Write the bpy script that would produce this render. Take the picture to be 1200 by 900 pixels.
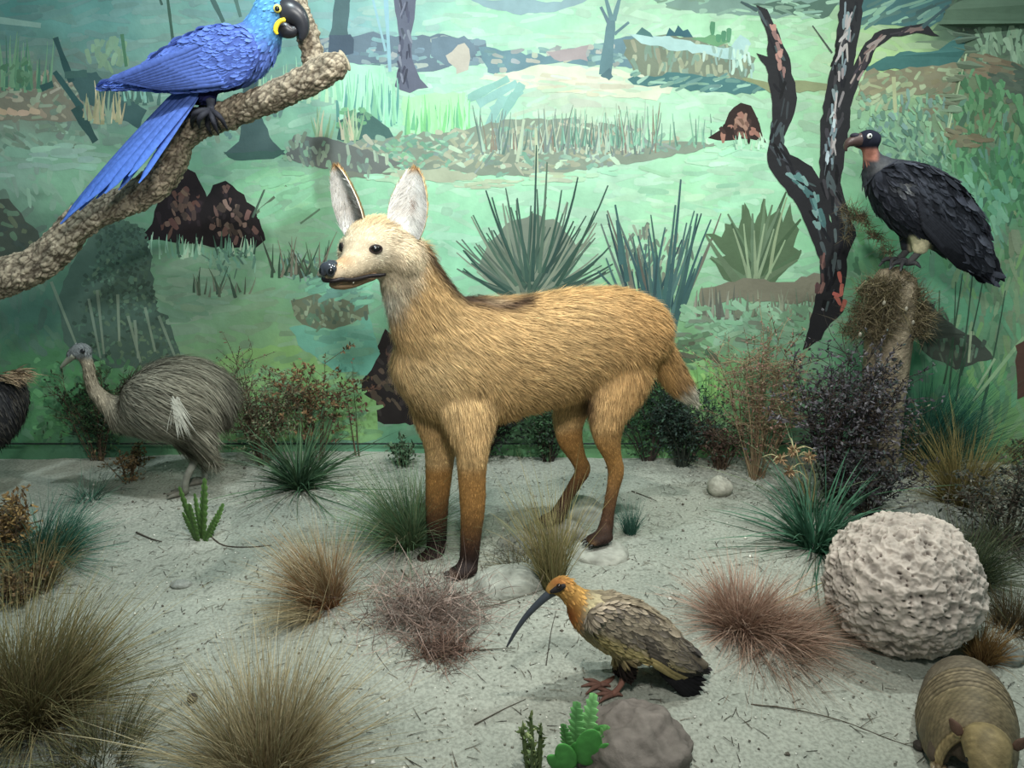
import bpy, bmesh, math, random
import numpy as np
from mathutils import Vector, Matrix
from mathutils import noise as mnoise
from mathutils.geometry import tessellate_polygon

for o in list(bpy.data.objects):
    bpy.data.objects.remove(o)
random.seed(7)
RNG = np.random.default_rng(11)
SC = bpy.context.scene
COL = SC.collection

# ------------------------------------------------------------------ camera
FPX = 906.0
PITCH = math.radians(17.0)
CAMZ = 1.33
cam = bpy.data.cameras.new('camera')
cam.sensor_width = 36.0
cam.lens = 36.0 * FPX / 1200.0
cam.clip_start = 0.02
camo = bpy.data.objects.new('camera', cam)
COL.objects.link(camo)
camo.location = (0, 0, CAMZ)
camo.rotation_euler = (math.pi / 2 - PITCH, 0, 0)
SC.camera = camo

# ------------------------------------------------------------------ light
w = bpy.data.worlds.new('world')
SC.world = w
w.use_nodes = True
w.node_tree.nodes['Background'].inputs[0].default_value = (0.55, 0.80, 0.78, 1)
w.node_tree.nodes['Background'].inputs[1].default_value = 0.28

def spot(name, loc, target, watt, size_deg, blend, radius, colr):
    l = bpy.data.lights.new(name, 'SPOT')
    l.energy = watt
    l.spot_size = math.radians(size_deg)
    l.spot_blend = blend
    l.shadow_soft_size = radius
    l.color = colr
    o = bpy.data.objects.new(name, l)
    COL.objects.link(o)
    o.location = loc
    d = Vector(target) - Vector(loc)
    o.rotation_euler = d.to_track_quat('-Z', 'Y').to_euler()
    o['label'] = 'ceiling spotlight shining down into the display case'
    o['category'] = 'spotlight'
    return o
spot('spotlight', (0.45, 1.55, 2.85), (0.05, 2.75, 0.7), 125, 110, 0.9, 0.03, (1.0, 0.97, 0.90))
spot('spotlight', (-0.55, 1.75, 2.85), (-1.0, 3.0, 1.0), 150, 115, 0.9, 0.03, (0.84, 0.98, 1.0))
spot('spotlight', (1.75, 2.35, 2.85), (0.8, 2.1, 0.3), 160, 125, 0.8, 0.03, (0.90, 1.0, 0.97))
spot('spotlight', (0.05, 0.30, 2.25), (-0.02, 2.6, 0.75), 185, 95, 1.0, 0.12, (1.0, 0.98, 0.92))

vs = SC.view_settings
vs.view_transform = 'Standard'
vs.look = 'None'
vs.exposure = 0.0
vs.gamma = 1.0
vs.use_curve_mapping = False

# ------------------------------------------------------------------ helpers
def lin(r, g=None, b=None):
    if g is None:
        r, g, b = r
    f = lambda c: (c / 12.92 if c <= 0.04045 else ((c + 0.055) / 1.055) ** 2.4)
    return (f(r / 255.0), f(g / 255.0), f(b / 255.0))
def lina(a):
    a = np.asarray(a, float) / 255.0
    return np.where(a <= 0.04045, a / 12.92, ((a + 0.055) / 1.055) ** 2.4)

SP, CP = math.sin(PITCH), math.cos(PITCH)
def ray(px, py):
    u = (px - 600.0) / FPX
    v = (py - 450.0) / FPX
    return np.array([u, CP - v * SP, -SP - v * CP])
def P(px, py, Y):
    """point on the sight line of a photo pixel at depth Y (metres from the glass)"""
    d = ray(px, py)
    return np.array([0, 0, CAMZ]) + d * (Y / d[1])
def mpp(px, py, Y):
    """metres per photo pixel there"""
    return (Y / ray(px, py)[1]) / FPX
def gz(x, y):
    return (0.012 * math.sin(2.3 * x + 1.1 * y + 0.4) + 0.010 * math.sin(3.7 * y - 1.9 * x + 1.0)
            + 0.006 * math.sin(7.1 * x + 2.0) * math.cos(5.3 * y))
def G(px, py, lift=0.0):
    z = lift
    for _ in range(4):
        d = ray(px, py)
        t = (CAMZ - z) / -d[2]
        q = np.array([0, 0, CAMZ]) + d * t
        z = gz(q[0], q[1]) + lift
    return q

def unit(a):
    a = np.asarray(a, float)
    n = np.linalg.norm(a, axis=-1, keepdims=True)
    return a / np.maximum(n, 1e-9)

def world_loc(o):
    v = Vector((0, 0, 0))
    while o is not None:
        v = v + o.location
        o = o.parent
    return np.array(v)

def tag(o, label=None, cat=None, group=None, kind=None):
    if label: o['label'] = label
    if cat: o['category'] = cat
    if group: o['group'] = group
    if kind: o['kind'] = kind
    return o

def thing(name, loc, label, cat, group=None):
    o = bpy.data.objects.new(name, None)
    o.empty_display_size = 0.05
    COL.objects.link(o)
    o.location = tuple(float(c) for c in loc)
    return tag(o, label, cat, group)

def fill_mesh(me, V, F):
    """V (n,3); F a list of faces, or a tuple of index arrays (each (m,3) or (m,4))"""
    if isinstance(F, (list,)):
        me.from_pydata([tuple(v) for v in np.asarray(V, float)], [], [tuple(int(i) for i in f) for f in F])
        return
    if isinstance(F, np.ndarray):
        F = (F,)
    V = np.asarray(V, np.float32)
    me.vertices.add(len(V))
    me.vertices.foreach_set('co', V.ravel())
    idx = np.concatenate([f.ravel() for f in F]).astype(np.int32)
    tot = np.concatenate([np.full(len(f), f.shape[1]) for f in F]).astype(np.int32)
    start = np.concatenate([[0], np.cumsum(tot)[:-1]]).astype(np.int32)
    me.loops.add(len(idx))
    me.loops.foreach_set('vertex_index', idx)
    me.polygons.add(len(tot))
    me.polygons.foreach_set('loop_start', start)
    me.update(calc_edges=True)

def mk(name, V, F, mat, parent=None, col=None, smooth=True, normals=None, loc=None,
       label=None, cat=None, group=None, kind=None):
    """one mesh object from world-space vertices"""
    V = np.asarray(V, float)
    base = np.zeros(3)
    if parent is not None:
        base = world_loc(parent)
    elif loc is not None:
        base = np.asarray(loc, float)
    me = bpy.data.meshes.new(name)
    fill_mesh(me, V - base, F)
    if col is not None:
        col = np.asarray(col, float)
        if col.ndim == 1:
            col = np.tile(col, (len(V), 1))
        a = me.color_attributes.new('Col', 'FLOAT_COLOR', 'POINT')
        c4 = np.ones((len(V), 4), np.float32)
        c4[:, :3] = col
        a.data.foreach_set('color', c4.ravel())
    if smooth:
        me.polygons.foreach_set('use_smooth', np.ones(len(me.polygons), bool))
    if normals is not None:
        me.normals_split_custom_set_from_vertices([tuple(n) for n in normals])
    me.materials.append(mat)
    me.update()
    o = bpy.data.objects.new(name, me)
    COL.objects.link(o)
    if parent is not None:
        o.parent = parent
    elif loc is not None:
        o.location = tuple(base)
    return tag(o, label, cat, group, kind)

class MB:
    """collects geometry with vertex colours"""
    def __init__(s):
        s.V = []; s.F = []; s.C = []; s.n = 0
    def add(s, V, F, c):
        V = np.asarray(V, float)
        c = np.asarray(c, float)
        if c.ndim == 1:
            c = np.tile(c, (len(V), 1))
        s.V.append(V); s.C.append(c)
        s.F.extend([[int(i) + s.n for i in f] for f in F])
        s.n += len(V)
        return s
    def build(s, name, mat, parent=None, **k):
        return mk(name, np.concatenate(s.V), s.F, mat, parent, col=np.concatenate(s.C), **k)

# ------------------------------------------------------------------ materials
def vmat(name, rough=0.7, nscale=40.0, namt=0.25, bump=0.0, bscale=120.0, spec=0.25, sheen=0.0, bdist=0.004,
         trans=0.0, stretch=None):
    """vertex colour times noise, optional fine relief"""
    m = bpy.data.materials.new(name)
    m.use_nodes = True
    nt = m.node_tree
    N, L = nt.nodes, nt.links
    b = N['Principled BSDF']
    b.inputs['Roughness'].default_value = rough
    b.inputs['Specular IOR Level'].default_value = spec
    if sheen: b.inputs['Sheen Weight'].default_value = sheen
    at = N.new('ShaderNodeAttribute'); at.attribute_name = 'Col'
    tc = N.new('ShaderNodeTexCoord')
    src = tc.outputs['Object']
    if stretch:
        mp = N.new('ShaderNodeMapping'); mp.inputs['Scale'].default_value = stretch
        L.new(src, mp.inputs[0]); src = mp.outputs[0]
    no = N.new('ShaderNodeTexNoise'); no.inputs['Scale'].default_value = nscale
    no.inputs['Detail'].default_value = 4
    L.new(src, no.inputs['Vector'])
    mr = N.new('ShaderNodeMapRange')
    mr.inputs[1].default_value = 0.3; mr.inputs[2].default_value = 0.7
    mr.inputs[3].default_value = 1.0 - namt; mr.inputs[4].default_value = 1.0 + namt
    L.new(no.outputs['Fac'], mr.inputs[0])
    mx = N.new('ShaderNodeVectorMath'); mx.operation = 'SCALE'
    L.new(at.outputs['Color'], mx.inputs[0]); L.new(mr.outputs[0], mx.inputs['Scale'])
    L.new(mx.outputs[0], b.inputs['Base Color'])
    if bump:
        n2 = N.new('ShaderNodeTexNoise'); n2.inputs['Scale'].default_value = bscale
        n2.inputs['Detail'].default_value = 6
        L.new(src, n2.inputs['Vector'])
        bp = N.new('ShaderNodeBump'); bp.inputs['Strength'].default_value = bump
        bp.inputs['Distance'].default_value = bdist
        L.new(n2.outputs['Fac'], bp.inputs['Height'])
        L.new(bp.outputs[0], b.inputs['Normal'])
    if trans:
        b.inputs['Transmission Weight'].default_value = 0.0
        b.inputs['Subsurface Weight'].default_value = 0.0
    return m

M_PAINT = vmat('mural_paint', rough=0.65, nscale=14, namt=0.10, bump=0.25, bscale=60, spec=0.2)
M_FUR = vmat('fur', rough=0.75, nscale=60, namt=0.10, spec=0.15)
M_SKIN = vmat('hide', rough=0.7, nscale=60, namt=0.15, bump=0.3, bscale=200, spec=0.2)
M_FEATHER = vmat('feather', rough=0.85, nscale=80, namt=0.18, spec=0.10)
M_HORN = vmat('horn', rough=0.35, nscale=60, namt=0.12, spec=0.45)
M_LIP = vmat('lip', rough=0.5, nscale=60, namt=0.05, spec=0.3)
M_WET = vmat('glossy_dark', rough=0.18, nscale=60, namt=0.05, spec=0.6)
M_LEAF = vmat('leaf', rough=0.6, nscale=50, namt=0.2, spec=0.25)
M_GRASS = vmat('dry_grass', rough=0.75, nscale=30, namt=0.2, spec=0.15)
M_STEM = vmat('stem', rough=0.8, nscale=60, namt=0.25, bump=0.4, bscale=150, spec=0.15)
M_BARK = vmat('bark', rough=0.85, nscale=28, namt=0.35, bump=0.9, bscale=55, spec=0.15, bdist=0.01)
M_ROCK = vmat('rock', rough=0.9, nscale=25, namt=0.18, bump=0.6, bscale=70, spec=0.15, bdist=0.006)
M_SHELL = vmat('shell', rough=0.6, nscale=45, namt=0.25, bump=0.4, bscale=160, spec=0.3)

# ------------------------------------------------------------------ shape tools
def catmull(A, m):
    A = np.asarray(A, float)
    if m <= 1: return A
    E = np.concatenate([[2 * A[0] - A[1]], A, [2 * A[-1] - A[-2]]])
    out = []
    for i in range(len(A) - 1):
        p0, p1, p2, p3 = E[i], E[i + 1], E[i + 2], E[i + 3]
        for k in range(m):
            t = k / m
            out.append(0.5 * ((2 * p1) + (-p0 + p2) * t + (2 * p0 - 5 * p1 + 4 * p2 - p3) * t * t
                              + (-p0 + 3 * p1 - 3 * p2 + p3) * t ** 3))
    out.append(A[-1])
    return np.array(out)

def loft(C, R, up=(0, 0, 1), n=18, m=4, cap=True, twist=0.0):
    """closed tube through centres C with radii R = r or (side, up)"""
    C = np.asarray(C, float)
    R = np.array([(r, r) if np.isscalar(r) else tuple(r) for r in R], float)
    C = catmull(C, m); R = np.maximum(catmull(R, m), 1e-4)
    k = len(C)
    T = unit(np.gradient(C, axis=0))
    up = np.asarray(up, float)
    V = []
    prev = None
    for i in range(k):
        u = up - T[i] * np.dot(up, T[i])
        if np.linalg.norm(u) < 0.15 and prev is not None:
            u = prev - T[i] * np.dot(prev, T[i])
        u = unit(u)
        if prev is not None and np.dot(u, prev) < 0: u = -u
        prev = u
        s = np.cross(T[i], u)
        for j in range(n):
            a = 2 * math.pi * j / n + twist
            V.append(C[i] + s * R[i, 0] * math.cos(a) + u * R[i, 1] * math.sin(a))
    F = []
    for i in range(k - 1):
        for j in range(n):
            a = i * n + j; b = i * n + (j + 1) % n
            F.append([a, b, b + n, a + n])
    if cap:
        V.append(C[0] - T[0] * R[0].mean() * 0.45); V.append(C[-1] + T[-1] * R[-1].mean() * 0.45)
        i0, i1 = len(V) - 2, len(V) - 1
        for j in range(n):
            F.append([i0, (j + 1) % n, j])
            F.append([i1, (k - 1) * n + j, (k - 1) * n + (j + 1) % n])
    return np.array(V), F

def ellipsoid(c, r, axes=None, nu=16, nv=10):
    V = []; F = []
    A = np.eye(3) if axes is None else np.asarray(axes, float)
    r = np.broadcast_to(np.asarray(r, float), (3,))
    V.append([0, 0, 1.0])
    for i in range(1, nv):
        t = math.pi * i / nv
        for j in range(nu):
            p = 2 * math.pi * j / nu
            V.append([math.sin(t) * math.cos(p), math.sin(t) * math.sin(p), math.cos(t)])
    V.append([0, 0, -1.0])
    for j in range(nu):
        F.append([0, 1 + j, 1 + (j + 1) % nu])
        F.append([len(V) - 1, 1 + (nv - 2) * nu + (j + 1) % nu, 1 + (nv - 2) * nu + j])
    for i in range(nv - 2):
        for j in range(nu):
            a = 1 + i * nu + j; b = 1 + i * nu + (j + 1) % nu
            F.append([a, a + nu, b + nu, b])
    V = (np.array(V) * r) @ A + np.asarray(c, float)
    return V, F

def fuse(parts, voxel=0.008, smooth=6, factor=0.5):
    """union of closed pieces as one continuous skin -> (V, tris)"""
    V = []; F = []; n = 0
    for pv, pf in parts:
        V.append(np.asarray(pv)); F.extend([[i + n for i in f] for f in pf]); n += len(pv)
    me = bpy.data.meshes.new('tmp'); fill_mesh(me, np.concatenate(V), F)
    bm = bmesh.new(); bm.from_mesh(me); bmesh.ops.recalc_face_normals(bm, faces=bm.faces[:]); bm.to_mesh(me); bm.free()
    o = bpy.data.objects.new('tmp', me); COL.objects.link(o)
    r = o.modifiers.new('r', 'REMESH'); r.mode = 'VOXEL'; r.voxel_size = voxel
    if smooth:
        s = o.modifiers.new('s', 'SMOOTH'); s.factor = factor; s.iterations = smooth
    dg = bpy.context.evaluated_depsgraph_get(); dg.update()
    e = o.evaluated_get(dg); m2 = e.to_mesh()
    m2.calc_loop_triangles()
    VV = np.empty(len(m2.vertices) * 3, np.float32); m2.vertices.foreach_get('co', VV)
    TT = np.empty(len(m2.loop_triangles) * 3, np.int32); m2.loop_triangles.foreach_get('vertices', TT)
    e.to_mesh_clear()
    bpy.data.objects.remove(o); bpy.data.meshes.remove(me)
    return VV.reshape(-1, 3).astype(float), TT.reshape(-1, 3)

def vnormals(V, T):
    fn = np.cross(V[T[:, 1]] - V[T[:, 0]], V[T[:, 2]] - V[T[:, 0]])
    N = np.zeros_like(V)
    for k in range(3):
        np.add.at(N, T[:, k], fn)
    return unit(N)

def scatter(V, T, n, rng=RNG, weight=None):
    a = np.linalg.norm(np.cross(V[T[:, 1]] - V[T[:, 0]], V[T[:, 2]] - V[T[:, 0]]), axis=1)
    if weight is not None: a = a * weight
    f = rng.choice(len(T), n, p=a / a.sum())
    r1 = np.sqrt(rng.random(n)); r2 = rng.random(n)
    b = np.stack([1 - r1, r1 * (1 - r2), r1 * r2], 1)
    tri = V[T[f]]
    p = (tri * b[:, :, None]).sum(1)
    N = vnormals(V, T)
    nn = unit((N[T[f]] * b[:, :, None]).sum(1))
    return p, nn

def strands(P0, D, L, W, c0, c1, bend=None, side=None, seg=3, taper=0.8, nrm=None):
    """thin tapering blades: returns V, F, C, N"""
    n = len(P0)
    D = unit(D); L = np.broadcast_to(L, (n,)); W = np.broadcast_to(W, (n,))
    c0 = np.broadcast_to(c0, (n, 3)); c1 = np.broadcast_to(c1, (n, 3))
    if bend is None: bend = np.zeros((n, 3))
    if side is None:
        side = np.cross(D, unit(RNG.normal(size=(n, 3))))
    side = unit(side)
    rows = seg * 2 + 1
    V = np.empty((n, rows, 3)); C = np.empty((n, rows, 3)); N = np.zeros((n, rows, 3))
    for j in range(seg):
        s = j / seg
        c = P0 + D * (L * s)[:, None] + bend * (L * s * s)[:, None]
        h = side * (W * 0.5 * (1 - s) ** taper)[:, None]
        V[:, 2 * j] = c - h; V[:, 2 * j + 1] = c + h
        C[:, 2 * j] = C[:, 2 * j + 1] = c0 * (1 - s) + c1 * s
    V[:, -1] = P0 + D * L[:, None] + bend * L[:, None]
    C[:, -1] = c1
    if nrm is not None:
        N[:] = nrm[:, None, :]
    base = (np.arange(n) * rows)[:, None]
    tr = []; q = []
    for j in range(seg - 1):
        q.append(base + np.array([[2 * j, 2 * j + 1, 2 * j + 3, 2 * j + 2]]))
    tr = base + np.array([[rows - 3, rows - 2, rows - 1]])
    F = (tr,) if not q else (np.concatenate(q), tr)
    return V.reshape(-1, 3), F, C.reshape(-1, 3), (N.reshape(-1, 3) if nrm is not None else None)

def jitcol(c, n, amt=0.15, rng=RNG):
    """n jittered copies of an sRGB colour, linear"""
    c = lina(c)
    k = 1 + rng.normal(size=(n, 1)) * amt
    h = 1 + rng.normal(size=(n, 3)) * amt * 0.25
    return np.clip(c * k * h, 0.002, 1.0)

def pick(cols, n, amt=0.12, rng=RNG):
    A = lina(cols)
    i = rng.integers(0, len(A), n)
    k = 1 + rng.normal(size=(n, 1)) * amt
    return np.clip(A[i] * k, 0.002, 1.0)

# ================================================================== THE CASE: floor and painted walls
WALLY = 3.25          # back wall
CORX = 1.75           # corner between the back wall and the angled right-hand panel
RDIR = unit(np.array([1.0, -0.35, 0.0]))

def floor_material():
    m = bpy.data.materials.new('sand'); m.use_nodes = True
    N, L = m.node_tree.nodes, m.node_tree.links
    b = N['Principled BSDF']; b.inputs['Roughness'].default_value = 0.95
    b.inputs['Specular IOR Level'].default_value = 0.1
    tc = N.new('ShaderNodeTexCoord')
    n1 = N.new('ShaderNodeTexNoise'); n1.inputs['Scale'].default_value = 3.0; n1.inputs['Detail'].default_value = 8
    n2 = N.new('ShaderNodeTexNoise'); n2.inputs['Scale'].default_value = 110.0; n2.inputs['Detail'].default_value = 8
    L.new(tc.outputs['Object'], n1.inputs[0]); L.new(tc.outputs['Object'], n2.inputs[0])
    r1 = N.new('ShaderNodeValToRGB')
    r1.color_ramp.elements[0].position = 0.3; r1.color_ramp.elements[0].color = (*lin(152, 156, 146), 1)
    r1.color_ramp.elements[1].position = 0.7; r1.color_ramp.elements[1].color = (*lin(176, 177, 166), 1)
    L.new(n1.outputs['Fac'], r1.inputs[0])
    r2 = N.new('ShaderNodeValToRGB')
    r2.color_ramp.elements[0].position = 0.33; r2.color_ramp.elements[0].color = (0.70, 0.70, 0.69, 1)
    r2.color_ramp.elements[1].position = 0.62; r2.color_ramp.elements[1].color = (1.06, 1.06, 1.05, 1)
    L.new(n2.outputs['Fac'], r2.inputs[0])
    mu = N.new('ShaderNodeMix'); mu.data_type = 'RGBA'; mu.blend_type = 'MULTIPLY'; mu.inputs[0].default_value = 1
    L.new(r1.outputs[0], mu.inputs[6]); L.new(r2.outputs[0], mu.inputs[7])
    L.new(mu.outputs[2], b.inputs['Base Color'])
    bp = N.new('ShaderNodeBump'); bp.inputs['Strength'].default_value = 0.9; bp.inputs['Distance'].default_value = 0.008
    n3 = N.new('ShaderNodeTexNoise'); n3.inputs['Scale'].default_value = 45.0; n3.inputs['Detail'].default_value = 10
    n3.inputs['Roughness'].default_value = 0.7
    L.new(tc.outputs['Object'], n3.inputs[0]); L.new(n3.outputs['Fac'], bp.inputs['Height'])
    L.new(bp.outputs[0], b.inputs['Normal'])
    return m

nx, ny = 420, 230
xs = np.linspace(-3.3, 3.4, nx); ys = np.linspace(0.35, 3.45, ny)
XX, YY = np.meshgrid(xs, ys)
ZZ = np.array([[gz(x, y) for x in xs] for y in ys])
for i in range(ny):
    for j in range(nx):
        v = Vector((XX[i, j] * 9, YY[i, j] * 9, 0.3))
        ZZ[i, j] += 0.004 * mnoise.noise(v) + 0.0025 * mnoise.noise(v * 3.1)
V = np.stack([XX, YY, ZZ], -1).reshape(-1, 3)
idx = np.arange(nx * ny).reshape(ny, nx)
Fq = np.stack([idx[:-1, :-1], idx[:-1, 1:], idx[1:, 1:], idx[1:, :-1]], -1).reshape(-1, 4)
floor = mk('floor', V, Fq, floor_material(), kind='structure', label='pale grey sandy ground of the display case')

# ---- the mural: where a photo pixel lies on the two painted panels
RN = np.array([RDIR[1], -RDIR[0], 0.0])       # normal of the right panel, towards the viewer
def wall_pt(px, py, off=0.0):
    q = P(px, py, WALLY)
    if q[0] <= CORX:
        q = q + np.array([0, -off, 0])
        return q
    d = ray(px, py)
    c = np.array([CORX, WALLY, 0.0]); o = np.array([0, 0, CAMZ])
    t = np.dot(c - o, RN) / np.dot(d, RN)
    return o + d * t + RN * off

BASEPTS = [  # mural colours with the lamps' falloff painted in, darker towards both sides
 (0,10,75,138,132),(120,20,90,152,146),(200,60,112,165,152),(300,20,100,158,156),(330,90,110,170,150),(420,40,115,168,172),
 (480,20,135,190,175),(560,30,142,208,168),(640,30,145,208,172),(700,40,155,212,175),(800,60,155,214,170),(900,60,148,210,158),
 (1050,70,165,205,130),(1120,20,78,105,84),(1180,20,70,98,76),(30,120,128,140,122),(100,110,95,128,118),(30,200,138,178,158),
 (130,220,124,188,142),(300,140,120,182,150),(430,110,145,212,172),(560,110,155,220,180),(680,100,182,200,172),
 (800,115,160,220,178),(880,200,155,226,178),(1060,170,125,175,135),(1150,140,115,120,86),(1190,200,68,140,96),(60,210,128,190,150),
 (90,280,98,155,122),(20,270,90,125,105),(330,220,126,200,145),(340,300,126,190,140),(520,220,152,226,176),(620,200,152,220,176),(520,290,136,212,168),
 (720,220,154,216,176),(800,240,155,226,172),(900,300,140,215,160),(1050,270,95,180,122),(1130,250,98,180,134),
 (1180,300,105,150,106),(40,370,80,130,112),(180,350,118,178,136),(230,350,128,178,140),(300,390,120,175,120),
 (340,420,145,200,125),(420,400,116,190,148),(400,330,118,200,160),(790,400,110,165,110),(860,380,128,188,146),
 (1080,360,95,175,132),(1150,360,100,184,136),(1190,400,120,160,118),(80,470,84,160,92),(60,430,80,145,92),
 (250,460,115,172,98),(420,460,126,195,118),(430,500,116,186,138),(600,490,96,155,98),(800,450,130,205,98),
 (1080,460,72,158,110),(1150,450,92,176,108),(1190,490,124,180,104),(100,530,80,140,105),(430,530,100,175,140),(1100,540,60,120,90)]
_bp = np.array(BASEPTS, float)
def pale(c, k=.24, gain=.97):
    """chalkier pigment"""
    c = np.asarray(c, float)
    return np.clip((c * (1 - k) + (c @ np.array([.3, .59, .11])) * k) * gain, 0, 250)
def base_col(px, py):
    d2 = (_bp[:, 0] - px) ** 2 + (1.3 * (_bp[:, 1] - py)) ** 2
    wgt = 1.0 / (d2 + 500.0) ** 1.6
    return pale((wgt[:, None] * _bp[:, 2:]).sum(0) / wgt.sum())

def panel(name, x0, x1, label, extend):
    """wall panel with its soft ground colour, light falloff painted in; x0..x1 along the wall in metres"""
    nxx = 150 if not extend else 60; nyy = 90
    V = []; C = []
    for i in range(nyy):
        z = -0.08 + 2.6 * i / (nyy - 1)
        for j in range(nxx):
            s = x0 + (x1 - x0) * j / (nxx - 1)
            if not extend: q = np.array([s, WALLY, z])
            else: q = np.array([CORX, WALLY, z]) + RDIR * s
            V.append(q)
            r = q - np.array([0, 0, CAMZ])
            a = r[1] * CP - r[2] * SP
            px = 600 + FPX * r[0] / a
            py = 450 - FPX * (r[1] * SP + r[2] * CP) / a
            n1 = mnoise.noise(Vector((px * 0.02, py * 0.05, 1.0))); n2 = mnoise.noise(Vector((px * 0.06, py * 0.09, 5.0)))
            cc = base_col(px + 30 * n1, py + 22 * n2) * (1 + 0.05 * n1)
            C.append(lina(np.clip(cc, 0, 255)))
    idx = np.arange(nxx * nyy).reshape(nyy, nxx)
    Fq = np.stack([idx[:-1, :-1], idx[:-1, 1:], idx[1:, 1:], idx[1:, :-1]], -1).reshape(-1, 4)
    return mk(name, np.array(V), Fq, M_PAINT, col=np.array(C), kind='structure', label=label)
wall_back = panel('wall_back', -3.2, CORX, 'back wall painted with a green savanna mural', False)
wall_right = panel('wall_right', 0.0, 1.9, 'angled right wall panel painted with darker green grassland', True)

class Paint:
    """brush work lying on the wall; every mark is a thin flat skin of paint on the panel"""
    layer = 0
    def __init__(s):
        s.V = []; s.F = []; s.C = []
        s.k = 0
    LEV = np.zeros((160, 330), int)          # paint thickness so far, one cell = 5 px
    def _off(s, pts):
        # every mark lies a hair above the marks it overlaps
        A = np.array(pts, float)
        x0, y0 = A.min(0); x1, y1 = A.max(0)
        gx = np.arange(int((x0 + 180) // 5), int((x1 + 180) // 5) + 1); gy = np.arange(int((y0 + 120) // 5), int((y1 + 120) // 5) + 1)
        XX_, YY_ = np.meshgrid(gx * 5 - 177.5, gy * 5 - 117.5)
        near = np.zeros(XX_.shape, bool)
        ins = np.zeros(XX_.shape, bool)
        for k in range(len(A)):
            a, b = A[k - 1], A[k]
            ab = b - a
            t = np.clip(((XX_ - a[0]) * ab[0] + (YY_ - a[1]) * ab[1]) / (ab @ ab + 1e-9), 0, 1)
            near |= (XX_ - a[0] - t * ab[0]) ** 2 + (YY_ - a[1] - t * ab[1]) ** 2 < 16
            ins ^= ((a[1] > YY_) != (b[1] > YY_)) & (XX_ < ab[0] * (YY_ - a[1]) / (ab[1] + 1e-9) + a[0])
        m = near | ins
        iy = np.clip(gy, 0, 159); ix = np.clip(gx, 0, 329)
        sub = Paint.LEV[np.ix_(iy, ix)]
        lv = int(sub[m].max()) + 1 if m.any() else 1
        sub[m] = lv
        Paint.LEV[np.ix_(iy, ix)] = sub
        return 0.0003 + lv * 1.2e-5
    def _emit(s, pts, c, jit=0.07):
        off = s._off(pts)
        n0 = len(s.V)
        for (x, y) in pts:
            s.V.append(wall_pt(x, y, off))
        k = 1 + random.gauss(0, jit)
        cc = np.clip(lina(pale(c, .22, 1.0)) * k * (1 + np.array([random.gauss(0, jit * 0.3) for _ in range(3)])), 0.002, 1)
        s.C.extend([cc] * len(pts))
        s.F.append(list(range(n0, n0 + len(pts))))
    def blob(s, poly, c, rough=2.0, jit=0.03, step=8.0):
        out = []
        rough = min(rough, 1.4)
        for i in range(len(poly)):
            a = np.array(poly[i], float); b = np.array(poly[(i + 1) % len(poly)], float)
            m = max(1, int(np.linalg.norm(b - a) / step))
            for k in range(m):
                q = a + (b - a) * k / m
                if rough: q = q + np.array([random.gauss(0, rough), random.gauss(0, rough)]) * (1.0 if k else 0.4)
                out.append(q)
        tr = tessellate_polygon([[Vector((p[0], p[1], 0)) for p in out]])
        off = s._off(out)
        n0 = len(s.V)
        cc = np.clip(lina(pale(c, .22, 1.0)) * (1 + random.gauss(0, jit)), 0.002, 1)
        for p in out:
            s.V.append(wall_pt(p[0], p[1], off)); s.C.append(cc)
        for t in tr: s.F.append([n0 + i for i in t])
        return s
    def dab(s, x, y, ln, wd, ang, c, jit=0.07):
        ca, sa = math.cos(ang), math.sin(ang)
        prof = [(-0.5, 0.25), (-0.42, 0.48), (-0.1, 0.5), (0.3, 0.44), (0.48, 0.2)]
        top = [(u * ln, v * wd * random.uniform(0.75, 1.15)) for u, v in prof]
        bot = [(u * ln * random.uniform(0.9, 1.05), -v * wd * random.uniform(0.75, 1.15)) for u, v in reversed(prof)]
        s._emit([(x + u * ca - v * sa, y + u * sa + v * ca) for u, v in top + bot], c, jit)
        return s
    def stroke(s, p0, p1, w0, w1, c, curve=0.0, jit=0.06, seg=5):
        p0 = np.array(p0, float); p1 = np.array(p1, float)
        d = p1 - p0; nrm = np.array([-d[1], d[0]])
        L_ = []; R_ = []
        for i in range(seg + 1):
            t = i / seg
            q = p0 + d * t + nrm * curve * 4 * t * (1 - t) * 0.5 + nrm * curve * t * t * 0.5
            wv = (w0 + (w1 - w0) * t) * 0.5 * random.uniform(0.85, 1.15)
            un = nrm / (np.linalg.norm(nrm) + 1e-6)
            L_.append(q + un * wv); R_.append(q - un * wv)
        s._emit([tuple(q) for q in L_] + [tuple(q) for q in reversed(R_)], c, jit)
        return s
    def field(s, poly, n, cols, ln, wd, ang, jit=0.06, soft=.32):
        P_ = np.array(poly, float)
        x0, y0 = P_.min(0); x1, y1 = P_.max(0)
        k = 0; tries = 0
        while k < n and tries < n * 20:
            tries += 1
            x = random.uniform(x0, x1); y = random.uniform(y0, y1)
            ins = False; j = len(P_) - 1
            for i in range(len(P_)):
                if ((P_[i, 1] > y) != (P_[j, 1] > y)) and (x < (P_[j, 0] - P_[i, 0]) * (y - P_[i, 1]) / (P_[j, 1] - P_[i, 1] + 1e-9) + P_[i, 0]):
                    ins = not ins
                j = i
            if not ins: continue
            cc = np.array(random.choice(cols), float)
            if soft: cc = cc * (1 - soft) + base_col(x, y) * soft
            s.dab(x, y, random.uniform(*ln) * .85, random.uniform(*wd) * .8, math.radians(random.uniform(*ang)), cc, jit)
            k += 1
        return s
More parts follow.
